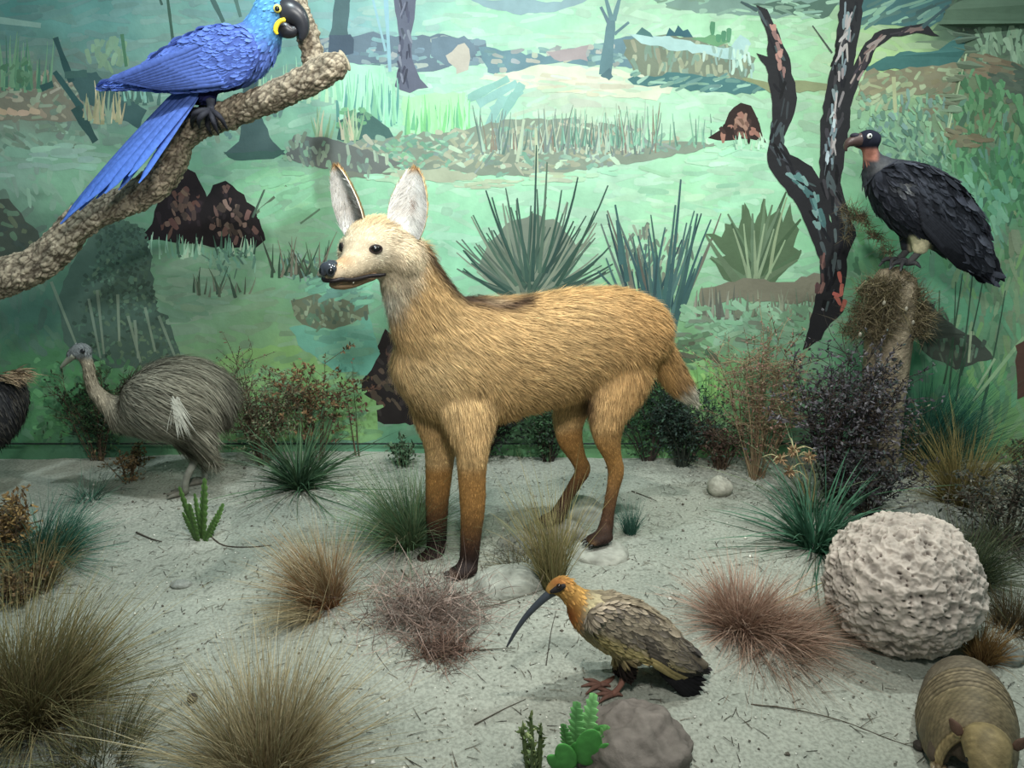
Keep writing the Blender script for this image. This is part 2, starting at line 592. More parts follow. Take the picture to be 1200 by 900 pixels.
    def grass(s, x0, x1, y, hmin, hmax, n, cols, wd=(1.5, 3), lean=0.25, curve=0.1):
        for _ in range(n):
            x = random.uniform(x0, x1); h = random.uniform(hmin, hmax)
            yy = y(x) if callable(y) else y
            yy += random.uniform(-4, 4)
            s.stroke((x, yy), (x + h * random.uniform(-lean, lean), yy - h), random.uniform(*wd), 0.5, random.choice(cols),
                     random.uniform(-curve, curve))
        return s
    def done(s, name, label=None, wall=None, kind=None):
        return mk(name, np.array(s.V), s.F, M_PAINT, wall or wall_back, col=np.array(s.C), smooth=False, label=label, kind=kind)

# ---- broad ground work over the whole mural
p = Paint()
for _ in range(2600):
    x = random.uniform(-60, 1260); y = random.uniform(-15, 520)
    c = base_col(x + random.gauss(0, 14), y + random.gauss(0, 10)) * random.uniform(0.96, 1.04)
    if y < 130 or 130 < x < 1000: p.dab(x, y, random.uniform(14, 50), random.uniform(4, 11), math.radians(random.gauss(0, 14)), np.clip(c, 0, 255), 0.03)
    else: p.dab(x, y, random.uniform(10, 30), random.uniform(4, 10), math.radians(random.gauss(75, 35)), np.clip(c, 0, 255), 0.04)
p.done('painted_ground', kind='stuff')

# ---- far bands
p = Paint()
p.blob([(552,0),(690,0),(650,14),(610,17),(575,10)], (125,160,168))
p.blob([(750,-5),(1000,-5),(960,14),(900,21),(850,17),(800,13)], (112,148,136))
p.blob([(880,4),(990,-2),(965,22),(905,16)], (72,104,90))
p.field([(760,0),(990,0),(960,20),(800,14)], 30, [(140,185,160),(90,125,110),(105,150,135)], (10,30), (3,7), (-20,20))
p.blob([(1005,-5),(1118,-5),(1112,20),(1082,36),(1040,30),(1008,30)], (60,104,106))
p.field([(1010,0),(1110,0),(1080,34),(1012,28)], 34, [(96,150,142),(50,90,96),(120,170,150)], (14,40), (3,7), (-40,-15))
p.blob([(1092,36),(1110,12),(1120,-5),(1260,-5),(1260,45),(1200,42),(1150,33)], (80,108,84))
p.field([(1100,30),(1120,0),(1260,0),(1250,40)], 40, [(52,76,58),(84,110,84),(120,150,120)], (8,22), (4,9), (60,110))
p.field([(1140,36),(1165,28),(1200,42),(1260,50),(1260,82),(1200,74),(1145,66)], 80, [(150,190,150),(130,170,134),(164,196,156)], (10,28), (4,9), (60,115))
p.field([(1136,62),(1200,76),(1260,84),(1260,112),(1170,94),(1128,84)], 70, [(146,112,84),(132,100,76),(150,126,96)], (14,34), (5,9), (0,20))
p.field([(1150,92),(1200,80),(1260,80),(1260,150),(1190,118)], 90, [(78,92,80),(92,100,84),(66,84,74)], (14,36), (5,10), (-20,40))
p.field([(1128,84),(1160,86),(1200,118),(1260,150),(1260,260),(1150,250),(1108,180)], 260, [(70,140,86),(58,116,74),(90,160,104)], (12,34), (5,11), (60,120), soft=.2)
p.field([(1110,100),(1200,118),(1250,160),(1250,330),(1100,330),(1100,200)], 230, [(60,120,74),(86,160,98),(110,180,120),(52,100,76),(126,150,96),(90,150,130)], (8,26), (3,8), (55,125))
p.field([(1108,148),(1150,156),(1165,172),(1115,170)], 26, [(136,110,82),(120,104,80),(140,130,96)], (8,22), (4,8), (-10,25))
p.stroke((1136,-5),(1096,235),2.6,1.6,(150,180,140))
p.stroke((1133,60),(1112,150),2.0,2.0,(170,190,150))
p.done('painted_treeline', kind='stuff')

# ---- bank right of the tree
p = Paint()
p.blob([(1012,78),(1055,62),(1100,58),(1136,36),(1132,60),(1120,76),(1060,82),(1016,84)], (58,112,108), 1.8)
p.blob([(1014,84),(1060,80),(1125,74),(1118,108),(1050,112),(1005,112)], (132,126,98), 2)
p.field([(1010,84),(1122,78),(1110,130),(1006,130)], 70, [(150,150,115),(112,108,84),(165,180,135),(120,140,110),(135,110,84)], (8,26), (4,9), (-60,30))
p.field([(1000,112),(1112,110),(1100,170),(1060,190),(1000,185)], 120, [(130,190,140),(100,160,130),(150,205,150),(84,130,110),(110,150,150)], (6,18), (3,8), (40,120))
p.stroke((1047,90),(1049,132),4.5,4,(176,180,136))
p.field([(1030,150),(1110,160),(1120,230),(1060,210)], 90, [(104,168,126),(70,118,100),(130,190,150),(60,100,90)], (6,16), (2,6), (20,130))
p.field([(1105,220),(1140,205),(1190,225),(1180,270),(1150,300),(1110,262)], 70, [(104,186,150),(96,170,134),(120,190,150)], (12,30), (5,11), (40,110))
p.field([(1000,250),(1060,300),(1100,400),(1000,400)], 60, [(84,160,92),(110,185,120),(70,130,90)], (10,26), (5,11), (30,110))
p.field([(1130,300),(1200,270),(1260,280),(1260,420),(1165,410),(1140,360)], 90, [(128,150,112),(116,160,116),(140,156,118)], (14,40), (6,12), (60,115))
p.field([(1120,300),(1260,290),(1260,500),(1120,500)], 160, [(110,165,118),(96,176,124),(140,170,120),(84,140,96),(124,180,100)], (14,44), (4,10), (60,115))
p.blob([(1060,372),(1085,352),(1120,385),(1150,400),(1165,420),(1120,432),(1085,415)], (74,84,74), 1.6)
p.field([(1060,372),(1090,350),(1160,405),(1120,430),(1080,415)], 60, [(60,66,62),(92,98,86),(84,120,98)], (6,16), (3,7), (60,130))
for x0, y0, x1, y1 in [(1120,470,1139,300),(1112,460,1118,330),(1106,450,1126,320),(1150,480,1176,340),(1098,400,1100,340),(1140,520,1160,440),(1126,440,1150,330)]:
    p.stroke((x0,y0),(x1,y1),2.6,1.2,(62,96,72),0.03)
p.stroke((1140,470),(1200,395),4.5,4,(150,190,140)); p.stroke((1145,455),(1166,420),3,3,(150,186,136))
p.stroke((1135,425),(1138,388),3,3,(168,190,150))
p.blob([(1190,405),(1204,398),(1206,462),(1192,468)], (100,68,58), 1.2)
p.done('painted_grassland', wall=wall_right, kind='stuff')

# ---- far banks, centre
p = Paint()
p.blob([(375,45),(430,38),(480,42),(520,40),(570,48),(572,72),(500,84),(440,74),(400,78),(368,62)], (96,118,134), 2)
p.field([(375,45),(480,42),(570,48),(560,80),(400,78)], 70, [(124,134,146),(80,106,122),(108,150,160),(150,150,150),(90,110,140)], (8,24), (4,9), (-20,20))
p.blob([(505,45),(545,42),(560,62),(525,78),(505,66)], (94,118,134))
p.blob([(562,55),(640,66),(700,52),(742,42),(765,50),(765,82),(700,76),(650,73),(612,82),(572,86)], (92,130,142), 2)
p.field([(570,58),(700,52),(760,48),(760,80),(650,74),(580,84)], 55, [(110,150,155),(74,112,128),(160,148,146),(130,130,140)], (7,20), (4,9), (-30,20))
p.blob([(640,60),(690,52),(690,72),(650,70)], (150,140,142), 2)
p.blob([(522,65),(545,50),(552,68),(548,82),(535,86)], (176,170,156), 1.5)
p.blob([(560,92),(640,76),(720,80),(790,100),(770,118),(690,110),(610,100)], (190,198,172), 2.5)
p.field([(570,88),(720,84),(790,108),(690,112),(600,100)], 50, [(196,194,170),(176,205,172),(198,186,160)], (18,46), (4,9), (-6,12))
p.blob([(730,46),(780,40),(850,52),(886,68),(874,98),(800,97),(742,86)], (112,126,106), 2.5)
p.field([(735,46),(850,54),(880,70),(870,96),(745,86)], 70, [(126,118,94),(96,120,110),(140,140,112),(84,108,98)], (8,24), (3,8), (60,120))
p.blob([(732,38),(800,46),(856,56),(868,40),(880,52),(866,72),(820,62),(752,52)], (152,192,190), 1.6)
p.field([(820,55),(880,55),(885,88),(825,82)], 26, [(152,190,190),(120,150,150),(176,205,196)], (8,20), (3,6), (70,110))
p.blob([(735,92),(800,86),(860,92),(905,104),(862,111),(800,103),(742,99)], (62,114,116), 1.6)
p.field([(738,84),(850,88),(900,106),(760,102)], 30, [(60,110,116),(130,180,165),(84,130,120)], (10,26), (3,6), (-35,10))
p.blob([(780,42),(784,33),(790,38),(794,30),(800,36),(806,34),(812,44)], (48,98,112), 0.8)
p.blob([(745,40),(752,32),(762,38),(766,44)], (70,118,118), 0.8)
p.blob([(810,46),(835,40),(855,48),(840,54)], (92,150,104), 1)
for x, y, h in [(835,42,17),(848,50,14),(854,50,17),(842,50,10)]: p.dab(x, y - h / 2, h, 6, math.pi / 2, (72,136,98))
p.blob([(868,92),(905,98),(950,95),(985,104),(905,110)], (128,138,96), 2)
p.done('painted_far_bank', kind='stuff')

# ---- painted trees in the distance
p = Paint()
p.blob([(461,-5),(488,-5),(482,40),(484,70),(492,92),(502,103),(480,109),(462,101),(470,70),(466,30)], (88,94,114), 1.0)
for _ in range(26):
    y = random.uniform(0, 98); p.dab(474 + random.uniform(-7, 7), y, random.uniform(8, 20), random.uniform(2, 4), math.radians(random.uniform(70, 110)), random.choice([(60,64,82),(118,124,142),(74,80,100)]))
p.stroke((452,-5),(457,84),5,4,(128,174,186)); p.stroke((436,-5),(452,60),3,3,(132,178,190)); p.stroke((440,110),(446,160),10,8,(178,198,164))
p.done('painted_tree')
p = Paint()
p.stroke((717,20),(709,88),8,17,(84,122,130)); p.stroke((709,-5),(717,24),4,6,(84,122,130)); p.stroke((727,-5),(719,24),4,6,(90,128,134))
p.stroke((704,8),(714,28),3,5,(84,118,128)); p.stroke((737,26),(720,40),3,4,(84,118,128)); p.stroke((709,84),(716,92),14,6,(74,112,122))
p.done('painted_tree')
p = Paint()
p.stroke((402,-8),(397,44),19,21,(74,106,108)); p.blob([(386,42),(410,40),(414,62),(398,70),(385,60)], (66,84,102), 1.5)
p.done('painted_tree')

# ---- middle distance meadow
p = Paint()
for a, b in [((548,116),(596,92)),((560,122),(606,97)),((576,130),(612,106)),((590,112),(562,168)),((604,110),(575,160)),((612,98),(600,118))]:
    p.stroke(a, b, 10, 8, (124,178,168))
p.blob([(405,74),(450,78),(462,110),(450,140),(400,140),(392,100)], (150,214,178), 2)
p.grass(395, 470, 145, 30, 65, 60, [(150,214,178),(120,190,150),(134,205,165),(84,150,140)], (3,6), 0.1)
p.blob([(472,112),(545,108),(548,148),(500,156),(472,146)], (146,220,150), 2)
p.grass(474, 550, 156, 18, 48, 60, [(130,214,132),(112,196,122),(150,226,160),(92,170,120)], (3,6), 0.1)
p.blob([(398,140),(428,130),(456,150),(468,166),(420,172),(394,162)], (64,104,98), 2)
p.field([(395,128),(430,125),(440,145),(398,148)], 20, [(84,156,96),(70,130,90)], (6,14), (4,8), (0,180))
p.blob([(388,168),(470,160),(540,152),(600,140),(660,140),(722,146),(762,166),(822,166),(862,160),(804,181),(702,196),(600,207),(540,202),(470,197),(420,203),(384,187)], (126,142,124), 3)
p.field([(388,168),(540,152),(660,140),(722,146),(822,166),(702,196),(600,207),(470,197),(386,190)], 330,
        [(140,128,104),(90,142,122),(166,152,128),(114,120,126),(168,190,160),(96,112,108),(120,160,140),(150,140,118)], (6,24), (3,8), (-60,60))
p.blob([(388,190),(430,186),(470,196),(455,206),(410,208)], (110,118,104), 3)
p.field([(420,176),(470,160),(520,165),(505,195),(430,200)], 60, [(84,140,110),(120,176,140),(104,160,110),(70,120,104)], (6,14), (3,7), (-50,50))
p.grass(560, 770, 178, 18, 58, 110, [(110,130,124),(150,180,160),(90,120,110),(130,120,104),(170,190,165)], (1.5,3.5), 0.25)
p.grass(640, 860, 170, 15, 45, 60, [(100,150,130),(120,180,150),(86,124,110)], (1.2,2.6), 0.15)
p.stroke((629,205),(628,150),5,3,(170,186,150)); p.stroke((606,190),(614,140),4,3,(160,180,150))
p.field([(440,196),(600,208),(700,198),(700,212),(560,220),(440,212)], 60, [(176,178,146),(160,200,160),(150,214,170)], (16,40), (4,8), (-8,8))
p.blob([(465,200),(520,196),(560,206),(520,214),(470,214)], (160,170,142), 2)
p.field([(860,120),(900,200),(880,260),(700,240),(700,200),(820,180)], 60, [(150,220,175),(140,206,165),(166,214,176)], (20,50), (6,12), (-20,20))
p.done('painted_meadow', kind='stuff')

# ---- left: dry bank and dark plants
p = Paint()
p.blob([(-60,95),(20,92),(60,88),(118,108),(142,134),(80,142),(-60,140)], (128,124,106), 3)
p.field([(-60,70),(60,84),(130,110),(140,138),(-60,140)], 110, [(190,166,140),(160,176,142),(128,118,100),(150,160,130),(110,130,110),(176,150,124)], (6,20), (4,10), (-70,50))
for x in range(-50, 50, 13): p.dab(x, 130 + random.uniform(-3, 3), 14, 8, random.uniform(0, .6), (196,164,134))
p.grass(-20, 60, 105, 25, 65, 40, [(90,140,104),(110,160,120),(70,124,100)], (3,6), 0.15)
p.field([(0,75),(40,70),(40,100),(0,100)], 18, [(60,120,76),(84,140,96)], (7,16), (4,8), (30,150))
p.blob([(80,86),(112,84),(128,104),(150,114),(172,130),(164,152),(122,134),(94,116)], (62,98,98), 2)
p.stroke((65,44),(84,96),6,8,(46,84,84)); p.stroke((64,84),(96,128),6,9,(48,88,88)); p.stroke((88,126),(112,166),13,8,(50,86,84)); p.stroke((48,104),(62,98),8,7,(56,96,92)); p.stroke((76,88),(102,86),8,9,(60,98,92))
p.grass(98, 150, 142, 22, 46, 26, [(190,180,140),(150,150,110),(120,150,126),(170,160,120)], (3,5), 0.2)
p.grass(140, 190, 120, 15, 34, 20, [(70,110,100),(120,180,160)], (3,6), 0.15)
p.field([(110,42),(145,48),(150,72),(128,80),(102,66)], 30, [(122,156,116),(130,166,124)], (10,24), (5,9), (60,120))
p.stroke((196,-5),(203,50),3.2,3.6,(58,92,80)); p.stroke((186,-5),(190,6),3,3,(60,90,80)); p.stroke((247,-5),(262,26),6,5,(66,100,96)); p.stroke((275,-5),(282,20),5,4,(80,116,110)); p.stroke((143,40),(148,78),4,3.5,(70,120,90))
p.stroke((-60,16),(48,30),9,6,(130,170,156))
p.field([(200,110),(330,90),(330,160),(230,170)], 80, [(84,124,124),(110,160,140),(66,104,106),(150,190,160),(124,140,120)], (7,22), (4,9), (40,120))
p.grass(300, 400, 118, 20, 50, 40, [(150,206,168),(120,186,150),(160,200,160)], (3,6), 0.1)
p.grass(370, 420, 165, 15, 40, 26, [(190,184,150),(150,180,140),(120,160,120)], (3,5), 0.3)
p.blob([(285,70),(299,72),(302,130),(320,166),(335,182),(262,180),(280,165),(286,130)], (68,96,96), 2)  # dark trunk shadow with a spread base, painted onto the wall
p.blob([(262,178),(335,176),(322,186),(275,188)], (60,96,88), 3)
p.field([(-60,150),(80,145),(110,165),(60,185),(-60,180)], 60, [(116,140,116),(104,124,104),(140,178,150),(96,130,110)], (8,24), (4,9), (-20,50))
p.field([(-60,175),(110,170),(120,205),(-60,215)], 40, [(146,184,172),(150,196,176),(128,180,156)], (20,50), (6,12), (-8,8))
p.blob([(-60,235),(10,232),(25,250),(45,270),(50,300),(20,322),(-60,318)], (74,84,74), 2.5)
p.field([(-60,235),(20,238),(52,290),(10,322),(-60,310)], 50, [(60,66,62),(110,116,84),(94,124,96)], (7,20), (4,9), (0,60))
p.blob([(345,158),(400,166),(470,190),(446,204),(382,198),(330,186)], (104,112,108), 3)
p.field([(345,158),(470,190),(440,204),(330,188)], 60, [(150,160,140),(96,100,104),(130,170,140),(120,124,112)], (7,18), (3,7), (50,120))
p.done('painted_bank', kind='stuff')

# ---- termite mounds
def mound(poly, base, lights, n, label):
    p = Paint()
    p.blob(poly, base, 1.2)
    A = np.array(poly, float); c = A.mean(0)
    inner = [tuple(c + (q - c) * 0.82) for q in A]
    p.field(inner, n, [base, lights[0], tuple(int(b * 1.35) for b in base), base], (8,20), (5,10), (40,120), soft=0)
    core = [tuple(c + (q - c) * 0.5 + np.array([0, 3])) for q in A]
    p.field(core, n // 2, lights, (6,16), (4,9), (30,110), soft=.1)
    return p.done('painted_termite_mound', label)
mound([(164,279),(178,262),(188,228),(199,206),(212,193),(229,203),(240,225),(247,250),(252,286),(200,283)], (44,34,38), [(112,72,64),(134,90,78),(84,56,54)], 40, 'brown termite mound painted at left')
mound([(238,287),(237,242),(249,216),(264,212),(286,228),(301,250),(311,281),(300,291),(262,291)], (40,33,36), [(118,84,76),(150,108,98),(76,54,50)], 40, 'brown termite mound painted beside another')
mound([(829,162),(847,150),(855,131),(868,120),(881,124),(890,145),(898,167),(871,163),(850,165)], (50,36,34), [(156,106,90),(120,76,64)], 26, 'small brown termite mound painted in the meadow')
mound([(411,487),(424,456),(438,412),(452,386),(482,430),(490,495),(450,497)], (50,42,42), [(104,74,62),(84,62,54)], 36, 'dark termite mound painted behind the wolf')
p = Paint()
p.grass(165, 300, 300, 12, 26, 50, [(156,206,172),(110,170,140),(70,110,90),(180,215,180)], (2.5,5), 0.25)
p.field([(230,290),(300,292),(300,320),(250,325)], 50, [(140,200,170),(84,136,120),(110,176,150),(70,110,96)], (6,18), (2,5), (20,120))
p.grass(862, 900, 172, 8, 16, 16, [(170,214,180),(120,170,140)], (2,3.5), 0.3)
p.done('painted_grass_tufts', kind='stuff')

# ---- left: dark bush and grassy slope
p = Paint()
p.blob([(70,345),(90,300),(112,262),(135,256),(160,262),(178,300),(180,345),(200,380),(215,430),(100,430),(75,400)], (82,112,98), 2.5)
p.field([(112,262),(140,256),(170,270),(176,330),(185,355),(125,360),(112,320)], 420, [(44,62,56),(54,76,66),(70,98,82),(62,84,70),(40,54,50)], (3,9), (3,7), (0,180))
p.field([(80,340),(120,300),(180,340),(215,425),(95,425)], 300, [(56,78,68),(70,96,82),(96,120,92),(50,66,60),(84,120,100)], (3,10), (3,7), (0,180))
for x0, y0, x1, y1 in [(60,330,96,420),(114,340,122,415),(150,370,165,425),(158,375,162,420),(186,370,206,420),(170,360,182,412),(138,345,140,400),(104,350,118,420)]:
    p.stroke((x0,y0),(x1,y1),3.4,2.6,(128,150,128))
p.field([(190,330),(250,310),(270,345),(225,380),(190,370)], 40, [(128,178,142),(140,176,146),(118,170,136)], (18,44), (6,12), (-20,30))
p.field([(60,410),(140,420),(140,520),(0,520),(0,440)], 130, [(84,164,92),(70,140,84),(104,180,110),(60,120,76)], (6,18), (5,10), (0,180))
p.field([(90,430),(200,420),(240,500),(150,520),(90,500)], 60, [(84,164,92),(110,186,120),(64,110,74)], (8,20), (5,10), (0,180))
p.grass(225, 300, 345, 10, 30, 20, [(90,110,86),(70,96,80),(120,130,110)], (2,4), 0.5)
p.done('painted_bush')

# ---- slope and pool behind the wolf's chest
p = Paint()
p.blob([(225,440),(290,408),(345,404),(395,436),(440,470),(442,516),(225,516)], (132,188,106), 3)
p.field([(230,440),(345,406),(440,470),(440,515),(230,515)], 120, [(130,190,104),(146,200,116),(112,170,104),(120,180,120)], (14,40), (6,12), (-30,20))
p.blob([(338,384),(432,372),(446,415),(430,440),(390,434),(350,404)], (106,186,160), 3)
p.field([(345,384),(432,374),(440,430),(380,425)], 40, [(104,186,160),(120,196,160),(92,170,150)], (16,40), (6,12), (-15,15))
p.blob([(342,352),(372,344),(408,352),(432,348),(432,368),(404,382),(372,386),(346,374)], (112,124,98), 3)
p.field([(342,350),(430,350),(430,372),(372,386),(346,374)], 60, [(92,100,84),(140,140,112),(84,120,96),(76,84,74),(150,160,130)], (5,15), (3,7), (20,130))
p.field([(330,300),(390,300),(400,340),(330,330)], 60, [(100,160,150),(84,130,130),(150,180,176),(76,110,110),(120,140,120)], (6,18), (3,6), (20,120))
p.grass(318, 385, 322, 15, 48, 34, [(60,90,70),(84,120,90),(130,130,110),(70,84,70)], (2.5,4.5), 0.5)
p.stroke((300,250),(336,218),3,3,(84,104,84)); p.stroke((296,255),(310,222),3,2,(70,96,80)); p.stroke((352,262),(375,245),2.5,2,(84,120,90))
p.field([(300,205),(360,195),(380,240),(320,260)], 30, [(126,200,146),(140,205,150),(120,190,140)], (18,40), (6,12), (-35,5))
p.field([(365,320),(440,330),(435,360),(370,345)], 36, [(120,206,168),(106,186,156),(92,150,136)], (14,34), (4,9), (-40,10))
p.done('painted_slope', kind='stuff')

# ---- spiky plants painted in the middle
def yucca(base, blades, fillpoly, fillc, cols, w0, label):
    p = Paint()
    if fillpoly: p.blob(fillpoly, fillc, 2.5)
    for (ex, ey) in blades:
        p.stroke((base[0] + random.uniform(-14, 14), base[1] + random.uniform(-6, 6)), (ex, ey), w0 * random.uniform(.8, 1.3), w0 * 0.35,
                 random.choice(cols), random.uniform(-0.05, 0.05) + (.16 if ex > base[0] else -.16) * abs(ex - base[0]) / 100)
    return p, label
bl = []
for k in range(70):
    a = math.radians(random.uniform(12, 168)); r = random.uniform(70, 112) * (1.0 + 0.12 * math.sin(a))
    bl.append((622 + r * math.cos(a) * 0.86, 345 - r * math.sin(a)))
p, lb = yucca((620,348), bl, [(560,315),(572,285),(595,262),(625,250),(655,262),(676,290),(668,320),(650,348),(590,348)], (112,126,110),
              [(64,94,80),(96,116,98),(120,134,114),(52,80,70),(84,104,92)], 4.2, 'spiky rosette plant painted above the wolf')
for ex, ey, bx, by in [(628,170,624,330),(546,290,600,345),(545,312,596,348),(558,250,606,335),(572,222,612,330),(594,220,616,330),(606,232,618,330),(706,214,648,330),(694,246,652,335),(712,284,660,330),(640,190,632,320),(672,206,640,320),(655,222,636,320),(700,300,660,335),(560,344,600,350),(580,230,612,330)]:
    p.stroke((bx,by),(ex,ey),4,1.5,random.choice([(50,84,72),(44,76,68),(70,100,82)]),random.uniform(-.04,.04) + (.1 if ex > 625 else -.1) * abs(ex - 625) / 80)
p.done('painted_yucca', lb)
p = Paint()
p.field([(722,280),(745,262),(800,275),(816,300),(800,330),(770,345),(730,320)], 90, [(112,106,92),(130,124,108),(86,90,84),(140,140,124),(74,84,80)], (8,22), (3,6), (60,130))
for k in range(46):
    x0 = random.uniform(750, 790); a = random.uniform(-0.42, 0.42); h = random.uniform(70, 150)
    p.stroke((x0, 396 + random.uniform(-12, 6)), (x0 + h * a, 396 - h), random.uniform(4, 7), 1.5, random.choice([(56,96,98),(70,110,108),(46,78,82),(92,112,104),(104,104,92),(62,100,92)]), random.uniform(-.06,.06))
for x0,y0,x1,y1 in [(772,390,790,240),(778,390,796,210),(735,330,720,240),(757,385,700,318),(790,380,816,250),(762,390,745,300),(800,360,822,300),(728,310,722,258)]:
    p.stroke((x0,y0),(x1,y1),6,1.8,(54,94,94),0.02)
p.done('painted_reeds', 'dark blue-green reeds painted behind the rump')
p = Paint()
p.blob([(826,274),(846,278),(850,262),(866,268),(872,238),(884,262),(896,232),(900,255),(912,245),(918,260),(926,238),(928,258),(936,268),(930,290),(940,296),(920,318),(905,335),(870,340),(848,326),(832,302),(850,300)], (84,112,78), 1.6)
for ex, ey in [(870,240),(896,233),(925,226),(912,244),(850,252),(832,302),(828,274),(940,258),(938,292),(856,262),(884,250),(905,240),(934,304)]:
    p.stroke((880 + random.uniform(-12, 12), 336),(ex,ey),11,2,random.choice([(80,110,76),(96,124,92),(70,98,68)]),random.uniform(-.08,.08))
for ex, ey, bx, by in [(858,268,878,330),(872,262,880,336),(896,262,884,330),(925,232,902,320),(918,280,880,355),(906,268,888,326),(884,270,886,330)]:
    p.stroke((bx,by),(ex,ey),4,1.6,(136,160,122),random.uniform(-.08,.08))
p.done('painted_agave', 'broad-leaved spiky plant painted left of the tree')
p = Paint()
p.blob([(820,338),(870,326),(930,330),(962,320),(962,352),(920,356),(860,350),(822,362)], (122,120,100), 4)
p.grass(812, 866, 372, 18, 40, 24, [(124,124,110),(140,146,126),(96,104,92)], (4,6), 0.1)
p.grass(860, 960, 372, 12, 34, 40, [(140,150,124),(120,130,106),(104,120,98)], (2.5,5), 0.3)
p.field([(800,360),(960,355),(950,400),(800,400)], 90, [(120,180,140),(104,150,112),(140,190,150),(110,120,100)], (10,28), (4,9), (-30,60))
p.field([(800,395),(830,390),(840,420),(800,440),(780,430)], 50, [(76,106,76),(96,140,96),(84,70,62),(60,90,66)], (8,20), (4,8), (-20,30))
p.field([(770,440),(850,430),(850,480),(790,480)], 50, [(150,214,100),(130,200,96),(110,180,90)], (12,30), (5,10), (50,110))
p.grass(780, 850, 470, 15, 40, 20, [(84,140,70),(110,160,80)], (2,3), 0.1)
p.done('painted_path', kind='stuff')

# ---- the dark forked tree painted beside the corner
p = Paint()
tl = [(886,6),(899,11),(913,40),(926,70),(934,115),(931,132),(916,166),(926,181),(951,195),(963,214),(969,235),(973,258),(988,290),(986,330),(976,372),(962,398),(940,410),(952,365),(961,330),(961,305),(949,275),(934,240),(914,215),(901,196),(899,180),(905,140),(903,110),(897,78),(886,62),(899,66),(899,40)]
tr_ = [(984,-8),(1013,-8),(1007,40),(1000,80),(996,140),(990,180),(985,214),(992,240),(1003,276),(992,304),(988,366),(958,392),(963,302),(975,262),(960,222),(961,150),(967,110),(979,60)]
tb = [(1000,78),(1014,50),(1034,35),(1060,31),(1082,27),(1101,43),(1082,39),(1046,43),(1026,56),(1011,86),(1001,112),(992,132)]
for q in (tl, tr_, tb): p.blob(q, (40,40,44), 0.8)
p.stroke((888,12),(868,2),5,2,(60,84,84)); p.stroke((1078,34),(1112,6),5,2.5,(56,84,88)); p.stroke((975,62),(952,30),2,1.2,(60,70,64))
ang = lambda a, b: math.atan2(b[1] - a[1], b[0] - a[0])
def along(path, n, wd, cols, ln=(10,26), w2=(2,5)):
    for _ in range(n):
        i = random.randrange(len(path) - 1); t = random.random()
        a, b = path[i], path[i + 1]
        p.dab(a[0] + (b[0] - a[0]) * t + random.uniform(-wd, wd), a[1] + (b[1] - a[1]) * t, random.uniform(*ln), random.uniform(*w2), ang(a, b) + random.gauss(0, .2), random.choice(cols))
LP_ = [(896,20),(912,70),(917,120),(908,175),(930,205),(950,225),(962,265),(975,310),(968,360)]
RP_ = [(996,0),(988,60),(980,120),(973,180),(972,220),(984,260),(978,310),(975,360)]
along(LP_, 70, 7, [(30,30,36),(58,62,68),(26,26,30),(70,84,88)])
along(RP_, 80, 9, [(30,30,36),(64,62,68),(26,26,30),(76,88,92)])
along(RP_[:4], 34, 5, [(170,160,158),(140,128,130),(120,140,146)], (12,26), (2,4))
along([(1000,100),(1016,60),(1040,40),(1075,34)], 26, 4, [(120,96,92),(60,54,60),(150,130,124)], (12,24), (2,4))
along([(906,30),(914,60),(917,90)], 12, 3, [(176,128,116),(140,104,98)], (8,16), (3,6))
along(LP_[4:7], 26, 6, [(66,110,112),(84,130,128),(110,150,146)], (8,18), (3,6))
along([(976,130),(972,190)], 14, 6, [(180,196,204),(110,130,140)], (8,14), (2,4))
for x, y, l, a in [(984,325,14,80),(986,340,16,95),(982,352,14,60),(988,358,16,110),(980,345,10,20)]: p.dab(x, y, l, 5, math.radians(a), (196,98,84))
along([(965,300),(960,345)], 10, 4, [(120,84,78),(84,60,58)], (8,16), (3,5))
p.done('painted_forked_tree', 'black forked tree painted beside the vulture')

# ---- seam along the foot of the back wall
A = np.array([[-3.2, WALLY - 0.012, 0.060], [CORX, WALLY - 0.012, 0.060]])
Vb, Fb = loft(np.array([A[0], (A[0] + A[1]) / 2, A[1]]), [0.004] * 3, n=6, m=1)
mk('trim_1', Vb, Fb, M_STEM, col=lin(50, 60, 56), kind='structure', label='dark seam along the foot of the painted wall')

# ================================================================== MANED WOLF
def sec(px, py, Y, rpx, rs=None):
    """section centre and (side, up) radii from a photo pixel, a depth and a half height in pixels"""
    c = P(px, py, Y); r = rpx * mpp(px, py, Y)
    return c, ((r if rs is None else rs), r)
def lo(secs, **k):
    return loft([s[0] for s in secs], [s[1] for s in secs], **k)

def flowfield(pts, bones):
    """direction of the coat: blend of the nearest bones; bones = (a, b, dir)"""
    A = np.zeros_like(pts); W = np.zeros((len(pts), 1))
    for a, b, d in bones:
        a = np.asarray(a); b = np.asarray(b); ab = b - a
        t = np.clip(((pts - a) @ ab) / (ab @ ab + 1e-9), 0, 1)
        q = a + t[:, None] * ab
        dd = np.linalg.norm(pts - q, axis=1, keepdims=True)
        wv = 1.0 / (dd + 0.01) ** 4
        A += wv * unit(d); W += wv
    return unit(A / W)

def smooth01(x, a, b):
    t = np.clip((x - a) / (b - a), 0, 1)
    return t * t * (3 - 2 * t)

